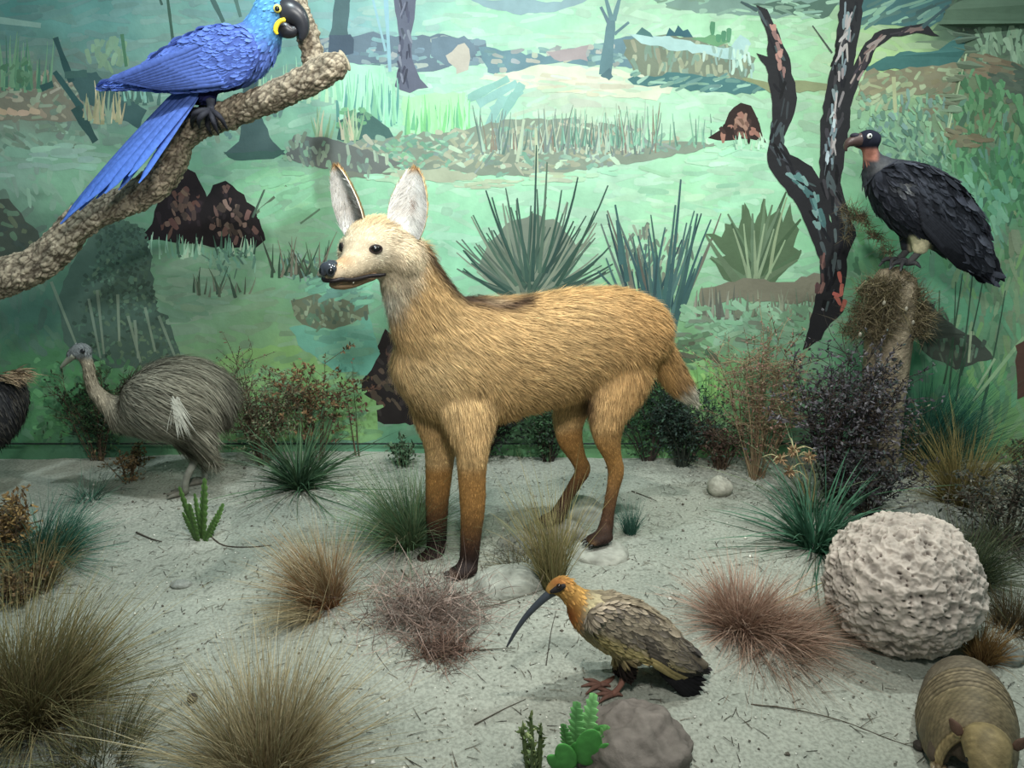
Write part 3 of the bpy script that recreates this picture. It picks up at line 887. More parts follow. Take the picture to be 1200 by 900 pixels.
def build_wolf():
    hy = math.radians(68)
    HS = 1.2
    HX = unit([-math.cos(hy), -math.sin(hy), -0.03])
    HL = unit([-HX[1], HX[0], 0.0])
    HU = np.cross(HX, HL)
    if HU[2] < 0: HU = -HU
    HU = unit(HU + HL * 0.0)
    HC = P(421, 290, 2.10) - (HX * 0.043 + HU * 0.012) * HS
    def H(x, y, z): return HC + (HX * x + HL * y + HU * z) * HS
    tor = [sec(772,408,2.60,20,.05), sec(757,398,2.575,46,.085), sec(725,398,2.54,62,.108), sec(675,404,2.47,67,.112),
           sec(618,416,2.41,71,.115), sec(565,424,2.35,77,.122), sec(523,420,2.30,74,.118), sec(492,410,2.265,56,.09), sec(476,402,2.245,34,.06)]
    neck = [sec(534,408,2.30,58,.10), sec(508,382,2.275,52,.095), sec(492,350,2.25,43,.085), sec(480,322,2.225,38,.078), sec(472,298,2.20,34,.07)]
    parts = [lo(tor, n=26), lo(neck, n=22, up=(0.5, 0.3, 1))]
    # head
    hs = [(-.095,-.006,.040,.046),(-.07,.0,.066,.066),(-.03,.002,.080,.072),(.005,-.004,.068,.062),(.035,-.011,.050,.049),(.062,-.021,.037,.037),
          (.095,-.027,.028,.030),(.13,-.029,.024,.026),(.155,-.028,.021,.022),(.168,-.026,.013,.015)]
    parts.append(loft([H(x, 0, z) for x, z, a, b in hs], [(a * HS, b * HS) for x, z, a, b in hs], up=HU, n=22))
    for s in (1, -1):   # cheek ruff and brow
        parts.append(ellipsoid(H(-.050, s * .066, -.018), (.066, .052, .062), np.array([HX, HL, HU])))
        parts.append(ellipsoid(H(.030, s * .028, .022), (.032, .021, .018), np.array([HX, HL, HU])))
    # legs: (px, py, Y, r px, side r)
    LEGS = {
     'nf': [sec(545,432,2.285,50,.05), sec(549,475,2.255,40,.055), sec(553,522,2.225,22,.050), sec(553,560,2.222,17,.042), sec(554,592,2.222,15.5,.038), sec(552,625,2.228,13,.032), sec(550,652,2.232,12,.030), sec(547,668,2.222,12,.031)],
     'ff': [sec(512,435,2.33,45,.05), sec(514,478,2.35,34,.05), sec(516,522,2.37,20,.046), sec(514,560,2.375,16,.041), sec(512,592,2.375,14,.036), sec(512,620,2.375,12.5,.031), sec(511,640,2.375,12,.030), sec(507,653,2.365,12,.030)],
     'nh': [sec(728,405,2.52,52,.05), sec(724,445,2.485,44,.06), sec(713,484,2.45,27,.052), sec(712,512,2.445,18,.040), sec(718,535,2.452,11.5,.026), sec(722,553,2.456,10.5,.024), sec(718,574,2.45,8.5,.021), sec(713,600,2.44,8,.020), sec(710,618,2.425,9.5,.024), sec(706,629,2.40,10,.030)],
     'fh': [sec(692,420,2.54,42,.05), sec(678,460,2.57,32,.05), sec(667,490,2.59,21,.046), sec(668,514,2.59,16,.038), sec(677,536,2.60,10.5,.026), sec(683,551,2.60,10,.024), sec(674,567,2.595,8.5,.021), sec(664,584,2.585,8,.020), sec(657,598,2.57,9.5,.026), sec(651,606,2.55,9,.028)]}
    for k, L_ in LEGS.items():
        parts.append(loft([s[0] for s in L_], [s[1] for s in L_], up=(-.9, -.42, 0.01), n=16))
    # paws
    PAW = {'nf': (P(545,668,2.205), (.046, .036, .024)), 'ff': (P(506,652,2.345), (.044, .034, .023)),
           'nh': (P(705,630,2.385), (.046, .036, .022)), 'fh': (P(650,606,2.535), (.044, .034, .020))}
    BH = unit([-.906, -.423, 0]); BL = unit([.423, -.906, 0])
    for k, (c, r) in PAW.items():
        parts.append(ellipsoid(c, r, np.array([BH, BL, [0, 0, 1]])))
        for t in (-1.2, -.42, .42, 1.2):
            parts.append(ellipsoid(c + BH * (.040 - .006 * abs(t)) + BL * .019 * t + np.array([0, 0, -.004]), (.020, .011, .014), np.array([BH, BL, [0, 0, 1]]), 10, 8))
    tail = [sec(762,392,2.60,20,.045), sec(772,410,2.62,19,.042), sec(782,428,2.645,18,.040), sec(793,446,2.66,17,.038), sec(805,461,2.675,12,.028), sec(814,470,2.685,5,.012)]
    parts.append(lo(tail, n=14, up=(0.6, -0.3, 1)))
    # ears: cupped shells
    ear_info = []
    for s, tip, bc, by in ((1, P(486,198,2.17), H(-.045, .070, .044), 1), (-1, P(393,195,2.19), H(-.030, -.058, .048), -1)):
        ax = unit(tip - bc); ln = np.linalg.norm(tip - bc)
        fv = HX * 0.9 + HL * s * (0.15 if s > 0 else 0.25)
        face = unit(fv - ax * np.dot(fv, ax))
        sd = np.cross(ax, face)
        V = []; F = []
        nu, nv = 12, 9
        wid = lambda t: .056 * np.interp(t, [0, .12, .3, .5, .7, .85, .94, 1.0], [.80, .92, 1.0, .94, .76, .54, .38, .16])
        for sh in (0, 1):
            for i in range(nu + 1):
                t = i / nu
                wv = wid(t)
                for j in range(nv):
                    u = -1 + 2 * j / (nv - 1)
                    dep = (u * u - 0.75) * wv * 0.62 * (1 - 0.45 * t)
                    q = bc + ax * ln * (t - 0.12 * (1 - t)) + sd * u * wv + face * dep
                    if sh: q = q - face * 0.007 * (1 - 0.5 * t) + 0 * sd
                    V.append(q)
        M_ = (nu + 1) * nv
        for sh in (0, 1):
            for i in range(nu):
                for j in range(nv - 1):
                    a = sh * M_ + i * nv + j
                    F.append([a, a + 1, a + nv + 1, a + nv] if not sh else [a, a + nv, a + nv + 1, a + 1])
        for i in range(nu):
            for j in (0, nv - 1):
                a = i * nv + j
                F.append([a, a + nv, a + nv + M_, a + M_])
        for j in range(nv - 1):
            for i in (0, nu):
                a = i * nv + j
                F.append([a, a + 1, a + 1 + M_, a + M_])
        ear_info.append((np.array(V), F, ax, face, bc, ln, sd))
    V, T = fuse(parts, 0.0075, 9)
    root = thing('maned_wolf', P(600, 640, 2.4) * np.array([1, 1, 0]), 'stuffed tan maned wolf with large white ears and black legs', 'wolf')

    # colours from position
    nape = np.array([P(498,292,2.23), P(512,312,2.26), P(530,333,2.30), P(556,346,2.36), P(585,352,2.40), P(615,352,2.43)])
    def nape_d(p):
        d = np.full(len(p), 9.0)
        for a, b in zip(nape[:-1], nape[1:]):
            ab = b - a; t = np.clip(((p - a) @ ab) / (ab @ ab), 0, 1)
            d = np.minimum(d, np.linalg.norm(p - (a + t[:, None] * ab), axis=1))
        return d
    legpts = [np.array([s[0] for s in L_[3:]]) for L_ in LEGS.values()]
    tailp = np.array([s[0] for s in tail])
    thr = P(447, 348, 2.16)
    def proj(p):
        r = p - np.array([0, 0, CAMZ]); a = r[:, 1] * CP - r[:, 2] * SP
        return 600 + FPX * r[:, 0] / a, 450 - FPX * (r[:, 1] * SP + r[:, 2] * CP) / a
    def segd(px, py, pts):
        d = np.full(len(px), 1e3)
        q = np.stack([px, py], 1)
        for a, b in zip(pts[:-1], pts[1:]):
            a = np.array(a, float); b = np.array(b, float); ab = b - a
            t = np.clip(((q - a) @ ab) / (ab @ ab), 0, 1)
            d = np.minimum(d, np.linalg.norm(q - (a + t[:, None] * ab), axis=1))
        return d
    def colour(p, nr):
        n = len(p)
        px, py = proj(p)
        c = np.tile(lina((208,172,122)), (n, 1))
        mix = lambda c, col, w: c * (1 - w[:, None]) + lina(col) * w[:, None]
        # belly / rump warmer
        c = mix(c, (196,150,96), smooth01(p[:, 0], 0.15, 0.52) * 0.7)
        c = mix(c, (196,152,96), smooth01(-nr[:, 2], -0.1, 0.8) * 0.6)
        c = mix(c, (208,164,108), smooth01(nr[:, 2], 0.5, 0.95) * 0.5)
        # shoulders and chest: paler
        ch = np.exp(-((np.linalg.norm(p - P(500, 440, 2.20), axis=1) / 0.13) ** 2))
        c = mix(c, (206,180,136), ch * 0.6)
        # legs
        for i, L_ in enumerate(legpts):
            d = np.full(n, 9.0)
            for a, b in zip(L_[:-1], L_[1:]):
                ab = b - a; t = np.clip(((p - a) @ ab) / (ab @ ab), 0, 1)
                d = np.minimum(d, np.linalg.norm(p - (a + t[:, None] * ab), axis=1))
            near = 1 - smooth01(d, 0.05, 0.085)
            z = p[:, 2]
            hi = (0.40, 0.30) if i < 2 else (0.42, 0.26)
            c = mix(c, (182,134,78), near * (1 - smooth01(z, 0.32, 0.52)))
            c = mix(c, (88,62,48), near * (1 - smooth01(z, 0.10, .29 if i < 2 else .33)) * (1 if i < 2 else .95))
            c = mix(c, (36,28,28), near * (1 - smooth01(z, 0.04, 0.15 if i < 2 else 0.12)) * (1 if i < 2 else .85))
        c = mix(c, (60,44,40), (1 - smooth01(p[:, 2], 0.02, 0.07)) * 0.8)
        # dark groin patch
        c = mix(c, (46,32,28), np.exp(-((px - 690) / 10) ** 2 - ((py - 474) / 20) ** 2) * .9 * (p[:, 1] < 2.56))
        # nape and saddle on top of the back
        top = smooth01(nr[:, 2], .0, .45)
        c = mix(c, (52,38,36), np.exp(-(segd(px, py, [(503,296),(516,318),(532,337),(548,346)]) / 6.0) ** 2) * .9 * smooth01(nr[:, 0] + nr[:, 2], .2, .6))
        c = mix(c, (66,46,40), np.exp(-(segd(px, py, [(545,349),(575,356),(598,357),(615,352)]) / 7.5) ** 2) * .95 * top)
        c = mix(c, (176,150,120), np.exp(-(((px - 578) / 13) ** 2 + ((py - 353) / 4) ** 2)) * .8 * top)
        # head
        q = p - HC
        hx = q @ HX / HS; hl = q @ HL / HS; hu = q @ HU / HS
        hd = (1 - smooth01(np.linalg.norm(q / HS - HX[None] * .03, axis=1), .125, .165))
        c = mix(c, (220,202,174), hd * 0.9)
        c = mix(c, (214,184,138), hd * smooth01(hu, .035, .075) * 0.8)
        c = mix(c, (190,150,108), hd * smooth01(hx, .075, .12) * smooth01(hu, -.03, 0.0) * 0.8)
        c = mix(c, (170,138,104), hd * smooth01(-hu, .03, .05) * smooth01(hx, .02, .09) * .7)
        c = mix(c, (226,214,190), hd * np.exp(-(((hx - .035) / .03) ** 2 + ((np.abs(hl) - .05) / .02) ** 2 + ((hu + .002) / .02) ** 2)) * .7)
        c = mix(c, (128,96,62), np.exp(-((np.linalg.norm(p - H(-.085, .10, .02), axis=1) / .04) ** 2)) * .6)
        c = mix(c, (224,216,200), np.exp(-(((px - 452) / 18) ** 2 + ((py - 356) / 17) ** 2)) * .95)
        # tail tip
        td = np.linalg.norm(p - tailp[-1], axis=1)
        tl_ = 1 - smooth01(np.min(np.linalg.norm(p[:, None] - tailp[None, 1:], axis=2), axis=1), .045, .07)
        tl_ = tl_ * smooth01(p[:, 0], .56, .60)
        c = mix(c, (158,124,88), tl_ * .7)
        c = mix(c, (216,206,190), tl_ * (1 - smooth01(td, .06, .12)))
        return np.clip(c, .004, 1)
    NR = vnormals(V, T)
    body = mk('body', V, T, M_SKIN, root, col=colour(V, NR) * 0.62)

    # coat
    pB = lambda a, b: (a[0], b[0], b[0] - a[0])
    bones = []
    rev = tor[::-1]
    for a, b in zip(rev[:-1], rev[1:]):
        bones.append((a[0], b[0], unit(b[0] - a[0]) + np.array([0, 0, -0.35])))
    nk = neck[::-1]
    for a, b in zip(nk[:-1], nk[1:]):
        bones.append((a[0], b[0], unit(b[0] - a[0]) + np.array([0.15, 0, -0.2])))
    for L_ in LEGS.values():
        for a, b in zip(L_[1:-1], L_[2:]):
            bones.append((a[0], b[0], b[0] - a[0]))
    for a, b in zip(tail[:-1], tail[1:]):
        bones.append((a[0], b[0], b[0] - a[0]))
    bones.append((H(.16, 0, -.02), H(.03, 0, 0), -HX)); bones.append((H(.03, 0, 0), H(-.09, 0, 0), -HX - HU * .45))
    # hair density: more where the coat is short
    cen = V[T].mean(1)
    q = cen - HC
    headm = np.linalg.norm(q / HS - HX * .03, axis=1) < .135
    legm = cen[:, 2] < 0.42
    pts, nr = scatter(V, T, 130000, weight=1 + 2.2 * headm + 0.7 * legm)
    keep = pts[:, 2] > 0.05
    hq = (pts - HC) / HS; hx = hq @ HX; hl = hq @ HL; hu = hq @ HU
    for ey in (-1, 1):   # bare eye and nose, lips
        keep &= ~(((hx - .040) / .020) ** 2 + ((hl - ey * .040) / .020) ** 2 + ((hu - .010) / .013) ** 2 < 1)
    keep &= ~((hx > .150) & (np.abs(hl) < .04) & (hu > -.05))
    pts, nr = pts[keep], nr[keep]
    hq = (pts - HC) / HS; hdist = np.linalg.norm(hq - HX * .03, axis=1); hx = hq @ HX
    D = flowfield(pts, bones)
    D = unit(D - nr * (D * nr).sum(1, keepdims=True))
    n = len(pts)
    Ln = np.full(n, .044)
    Ln = np.where(pts[:, 2] < .50, .012 + .030 * smooth01(pts[:, 2], .36, .52), Ln)
    hw = 1 - smooth01(hdist, .10, .16)
    Ln = Ln * (1 - hw) + hw * (.008 + .020 * (1 - smooth01(hx, -.05, .07)))
    Ln = np.where(pts[:, 0] > .57, .042, Ln)
    Ln = Ln * RNG.uniform(.6, 1.25, n)
    lift = np.where(hw > .5, .22, .26)[:, None] + RNG.normal(size=(n, 1)) * .08
    dirs = unit(D + nr * lift + RNG.normal(size=(n, 3)) * .12)
    cc = colour(pts, nr)
    cl = np.array([mnoise.noise(Vector((p[0] * 26, p[1] * 26, p[2] * 70))) for p in pts])
    k = (.99 + RNG.normal(size=n) * .20 + cl * .46)[:, None]
    wd = np.where(hw > .5, .0017, .0023) * RNG.uniform(.7, 1.2, n)
    side = np.cross(dirs, nr)
    nn = unit(nr + RNG.normal(size=(n, 3)) * .18)
    Vs, Fs, Cs, Ns = strands(pts - nr * .001, dirs, Ln, wd, np.clip(cc * k * .70, 0, 1), np.clip(cc * k * 1.16, 0, 1), bend=-nr * .14, side=side, seg=2, nrm=nn)
    mk('fur', Vs, Fs, M_FUR, root, col=Cs, normals=Ns, kind='stuff')

    # ears with hair
    for (EV, EF, ax, face, bc, ln, sd), nm in zip(ear_info, ('near', 'far')):
        cen = EV
        N_ = len(EV) // 2
        colE = np.zeros((len(EV), 3))
        t = ((EV - bc) @ ax) / ln; u = ((EV - bc) @ sd) / .055
        inner = lina((246,242,236)); dark = lina((120,84,60)); outer = lina((206,176,130))
        rim = lina((196,158,112))
        kk = np.exp(-(((t - .34) / .14) ** 2 + ((u - .25) / .28) ** 2)) * .9
        ci = inner[None] * (1 - kk[:, None]) + dark[None] * kk[:, None]
        wv = smooth01(t, .86, 1.0)[:, None]
        ci = ci * (1 - wv) + rim * wv
        colE[:] = ci
        colE[N_:] = outer
        ear = mk('ear', EV, EF, M_SKIN, root, col=colE)
        tri = []
        for f in EF:
            tri.append([f[0], f[1], f[2]]); tri.append([f[0], f[2], f[3]])
        tri = np.array(tri)
        pp, nn = scatter(EV, tri, 8000)
        tt = ((pp - bc) @ ax) / ln
        uu = ((pp - bc) @ sd) / .055
        innerm = (nn @ face) > 0
        d = np.where(innerm[:, None], ax[None] * .8 + sd[None] * (-.5 * np.sign(uu))[:, None], ax[None])
        d = unit(d + nn * .30 + RNG.normal(size=(len(pp), 3)) * .15)
        kk = np.exp(-(((tt - .34) / .13) ** 2 + ((uu - .28) / .22) ** 2)) * .85 + np.exp(-((tt - .2) / .1) ** 2) * .2
        ch = inner[None] * (1 - kk[:, None]) + dark[None] * kk[:, None]
        ch = np.where(innerm[:, None], ch, outer[None])
        ch = ch * np.where(((tt < .12) & (uu * 1 > .2))[:, None], .7, 1.0)
        wv = smooth01(tt, .84, .98)[:, None]
        ch = ch * (1 - wv) + rim * wv
        kq = (1 + RNG.normal(size=len(pp)) * .26)[:, None]
        L2 = np.where(innerm, .034 * (1 - .5 * tt), .012) * RNG.uniform(.6, 1.2, len(pp))
        Vs, Fs, Cs, Ns = strands(pp, d, L2, .0018, np.clip(ch * kq * .85, 0, 1), np.clip(ch * kq * 1.1, 0, 1), side=np.cross(d, nn), seg=2, nrm=unit(nn * np.sign((nn @ face))[:, None] * np.sign(nn @ face)[:, None]))
        mk('ear_fur', Vs, Fs, M_FUR, ear, col=Cs, normals=Ns, kind='stuff')

    # eyes
    for s in (1, -1):
        ec = H(.0405, s * .0405, .010)
        fw = unit(HX * .72 + HL * s * .60 + HU * .12)
        sv = unit(np.cross(fw, HU)); uv = np.cross(sv, fw)
        v, f = ellipsoid(ec, (.0160, .0160, .0135), np.array([fw, sv, uv]), 18, 12)
        ang = (unit(v - ec) @ fw)
        c = np.where((ang > .55)[:, None], lina((14,12,12)), np.where((ang > .35)[:, None], lina((58,38,22)), lina((130,136,150))))
        e = mk('eye', v, f, M_WET, root, col=c)
        rim = []
        for k in range(17):
            a = 2 * math.pi * k / 16
            rim.append(ec + fw * .0095 + sv * .0158 * math.cos(a) + uv * .0100 * math.sin(a))
        v, f = loft(np.array(rim), [.0028] * 17, n=6, m=1, up=fw)
        mk('eyelid', v, f, M_SKIN, e, col=lina((52,44,42)))
    # nose
    nv, nf = fuse([ellipsoid(H(.166, 0, -.014), (.017, .024, .017), np.array([HX, HL, HU])), ellipsoid(H(.172, .009, -.020), (.011, .012, .013), np.array([HX, HL, HU])),
                   ellipsoid(H(.172, -.009, -.020), (.011, .012, .013), np.array([HX, HL, HU])), ellipsoid(H(.155, 0, -.006), (.018, .017, .010), np.array([HX, HL, HU]))], .0022, 3)
    c = np.tile(lina((52,56,64)), (len(nv), 1))
    for s in (1, -1):
        dd = np.linalg.norm(nv - H(.178, s * .014, -.018), axis=1)
        c = np.where((dd < .008)[:, None], lina((10,10,12)), c)
    mk('nose', nv, nf, M_WET, root, col=c)
    # lips: black slightly parted line around the muzzle, lower jaw under it
    lip = [];
    def lipz(x): return -.047 + .010 * ((x - .10) / .06) ** 2 * (1 if x > .1 else .3) - .006 * smooth01(np.array([.075 - x]), 0, .05)[0]
    xs_ = [.028,.045,.065,.09,.115,.14,.155]
    def muz(x):
        return np.interp(x, [h[0] for h in hs], [h[2] for h in hs]) 
    left = [H(x, muz(x) * .95 + .003, lipz(x)) for x in xs_]; right = [H(x, -(muz(x) * .95 + .003), lipz(x)) for x in xs_]
    path = left + [H(.167, .012, -.040), H(.170, 0, -.040), H(.167, -.012, -.040)] + right[::-1]
    v, f = loft(np.array(path), [.004] + [.0058] * (len(path) - 2) + [.004], n=8, m=3, up=HU)
    lips = mk('lips', v, f, M_LIP, root, col=lina((24,18,20)))
    jaw = [(.03,-.052,.036,.016),(.06,-.055,.030,.014),(.09,-.058,.025,.013),(.12,-.057,.021,.012),(.145,-.053,.016,.010),(.157,-.050,.008,.006)]
    v, f = loft([H(x, 0, z) for x, z, a, b in jaw], [(a * HS, b * HS) for x, z, a, b in jaw], up=HU, n=14)
    jw = mk('lower_jaw', v, f, M_SKIN, root, col=lina((150,124,98)))
    v, f = ellipsoid(H(.118, .0275, -.049), (.0025, .0025, .006), np.array([HX, HL, HU]), 8, 6)
    mk('tooth', v, f, M_HORN, lips, col=lina((230,224,210)))
    # claws
    for k, (c, r) in PAW.items():
        for t in (-1.2, -.42, .42, 1.2):
            b = c + BH * (.056 - .006 * abs(t)) + BL * .020 * t + np.array([0, 0, -.006])
            v, f = loft([b, b + BH * .010 + np.array([0, 0, -.002]), b + BH * .017 + np.array([0, 0, -.010])], [.0042, .0034, .0008], n=6, m=2)
            mk('claw', v, f, M_HORN, root, col=lina((38,32,32)))
    # whisker-like hairs are left to the coat
    return root
build_wolf()

# ================================================================== BIRDS
def feathers(P0, D, Nr, L, W, c0, c1, rows=4, camber=0.12, bendn=-0.05, edge=None):
    """oval feathers lying over a body: vane of rows x 3 points with a slight roof shape"""
    n = len(P0)
    D = unit(D); S = unit(np.cross(D, Nr)); U = unit(np.cross(S, D))
    L = np.broadcast_to(L, (n,)); W = np.broadcast_to(W, (n,))
    prof = np.interp(np.linspace(0, 1, rows + 1), [0, .15, .5, .8, .95, 1], [.35, .8, 1, .85, .5, .12])
    V = np.empty((n, rows + 1, 3, 3)); C = np.empty((n, rows + 1, 3, 3)); N = np.empty((n, rows + 1, 3, 3))
    for i in range(rows + 1):
        t = i / rows
        c = P0 + D * (L * t)[:, None] + U * (L * bendn * t * t)[:, None]
        for j, u in enumerate((-1, 0, 1)):
            V[:, i, j] = c + S * (u * W * .5 * prof[i])[:, None] - U * (abs(u) * W * camber)[:, None]
            col = c0 * (1 - t) + c1 * t
            if edge is not None and u != 0: col = col * (1 - .35) + edge * .35
            C[:, i, j] = col
            N[:, i, j] = unit(U + S * u * .45)
    base = (np.arange(n) * (rows + 1) * 3)[:, None]
    F = []
    for i in range(rows):
        for j in range(2):
            a = i * 3 + j
            F.append(base + np.array([[a, a + 1, a + 4, a + 3]]))
    return V.reshape(-1, 3), np.concatenate(F), C.reshape(-1, 3), N.reshape(-1, 3)

def plume(name, body, n, flow, size, colfn, mat, parent, lift=.10, where=None, jit=.12, aspect=.45, kind='stuff', edge=None, rows=4, dj=.10):
    V, T = body
    p, nr = scatter(V, T, n)
    if where is not None:
        k = where(p, nr); p, nr = p[k], nr[k]
    D = flow(p, nr)
    D = unit(D - nr * (D * nr).sum(1, keepdims=True))
    D = unit(D + nr * lift + RNG.normal(size=p.shape) * dj)
    L = size(p) * RNG.uniform(.75, 1.2, len(p))
    c = colfn(p, nr)
    k = (1 + RNG.normal(size=len(p)) * jit)[:, None]
    FV, FF, FC, FN = feathers(p, D, nr, L, L * aspect, np.clip(c * k * .82, .002, 1), np.clip(c * k * 1.1, .002, 1), edge=edge, rows=rows)
    return mk(name, FV, FF, mat, parent, col=FC, normals=FN, kind=kind)

def quill(parent, name, a, b, wd, nrm, c0, c1, mat=None, bend=0.0, sidebend=0.0, rows=7, label=None):
    """one long flight or tail feather as its own part"""
    a = np.asarray(a, float); b = np.asarray(b, float)
    L = np.linalg.norm(b - a)
    d = unit(b - a); s = unit(np.cross(d, nrm)); u = np.cross(s, d)
    V = []; C = []
    prof = np.interp(np.linspace(0, 1, rows + 1), [0, .1, .5, .85, .96, 1], [.45, .8, 1, .85, .5, .1])
    for side in (0, 1):
        for i in range(rows + 1):
            t = i / rows
            c = a + d * L * t + u * bend * L * (t - t * t) * 4 * .25 + s * sidebend * L * t * t
            for j in (-1, 0, 1):
                V.append(c + s * j * wd * .5 * prof[i] - u * (abs(j) * wd * .12 + side * .0014))
                C.append((np.asarray(c0) * (1 - t) + np.asarray(c1) * t) * (1.0 if j else .82))
    n1 = (rows + 1) * 3
    F = []
    for i in range(rows):
        for j in range(2):
            q = i * 3 + j
            F.append([q, q + 1, q + 4, q + 3]); F.append([n1 + q, n1 + q + 3, n1 + q + 4, n1 + q + 1])
        F.append([i * 3, i * 3 + 3, n1 + i * 3 + 3, n1 + i * 3]); F.append([i * 3 + 2, n1 + i * 3 + 2, n1 + i * 3 + 5, i * 3 + 5])
    return mk(name, np.array(V), F, mat or M_FEATHER, parent, col=np.array(C), label=label)

def constflow(d, down=0.0):
    d = unit(np.asarray(d, float) + np.array([0, 0, -down]))
    return lambda p, nr: np.tile(d, (len(p), 1))

def tube(pts, r, n=8, m=3, up=(0, 0, 1)):
    return loft(pts, r, n=n, m=m, up=up)

def eye_part(root, c, fw, r, iris, name='eye', pupil=.80, ring=None):
    fw = unit(fw)
    sv = unit(np.cross(fw, [0, 0, 1])); uv = np.cross(sv, fw)
    v, f = ellipsoid(c, r, np.array([fw, sv, uv]), 16, 12)
    # poles of the ball lie along uv, so the pupil is found by angle
    a = unit(v - c) @ fw
    col = np.where((a > pupil)[:, None], lina((10, 10, 12)), lina(iris))
    e = mk(name, v, f, M_WET, root, col=col)
    return e

# ------------------------------------------------------------------ dead branch of the macaw
def build_branch():
    pts = [(-70,346,36),(0,325,33),(40,312,29),(68,290,28),(92,262,26),(125,245,24),(160,230,25),(186,212,26),(200,190,26),(208,165,25),(225,148,26),(255,138,24),
           (300,122,23),(340,104,23),(372,88,24),(392,77,22),(403,72,15)]
    Y0 = 2.66
    C = [P(x, y, Y0 + .06 * math.sin(x * .011)) for x, y, r in pts]
    R = [r * .5 * mpp(x, y, Y0) * 1.42 for x, y, r in pts]
    A = loft(C, R, n=26, m=6)
    up_ = [(372,88,22),(366,62,22),(360,38,22),(352,14,20),(346,-12,18),(340,-60,16)]
    B = loft([P(x, y, Y0 + .02) for x, y, r in up_], [r * .5 * mpp(x, y, Y0) * 1.2 for x, y, r in up_], n=22, m=5)
    V, T = fuse([A, B], .0045, 3)
    N = vnormals(V, T)
    n1 = np.array([mnoise.noise(Vector(v * 28)) + .6 * mnoise.noise(Vector((v[0] * 70, v[1] * 70, v[2] * 70))) for v in V])
    def crack(v):
        q = Vector(((v[0] * .8 + v[2] * .6) * 36, v[1] * 60, (-v[0] * .6 + v[2] * .8) * 64)); q = q + Vector((mnoise.noise(q * .6), mnoise.noise(q * .6 + Vector((5, 0, 0))), 0)) * .8
        d = mnoise.voronoi(q)[0]
        return min(.35, d[1] - d[0])
    n2 = np.array([crack(v) for v in V])
    V = V + N * (n1 * .0065 + (n2 - .2) * .011)[:, None]
    c = lina((150,138,120))[None] * (1 + n1[:, None] * .45)
    w = smooth01(n2, .01, .20)[:, None]
    c = lina((84,74,64))[None] * (1 - w) + c * w
    tip = np.exp(-(np.linalg.norm(V - P(392, 80, Y0), axis=1) / .05) ** 2)[:, None]
    c = c * (1 - .55 * tip) + lina((206,192,170)) * .55 * tip
    root = thing('dead_branch', P(0, 326, Y0), 'thick rough-barked bare branch carrying the blue macaw', 'branch')
    mk('bark', V, T, M_BARK, root, col=np.clip(c, .003, 1))
    # broken end
    d = unit(P(403, 72, Y0) - P(372, 88, Y0))
    ec = P(404, 71, Y0)
    v, f = ellipsoid(ec, (.010, .034, .034), np.array([d, unit(np.cross(d, [0, 0, 1])), unit(np.cross(np.cross(d, [0, 0, 1]), d))]))
    mk('broken_end', v, f, M_BARK, root, col=lina((178,164,142)), label='pale broken wood end')
    return root
build_branch()

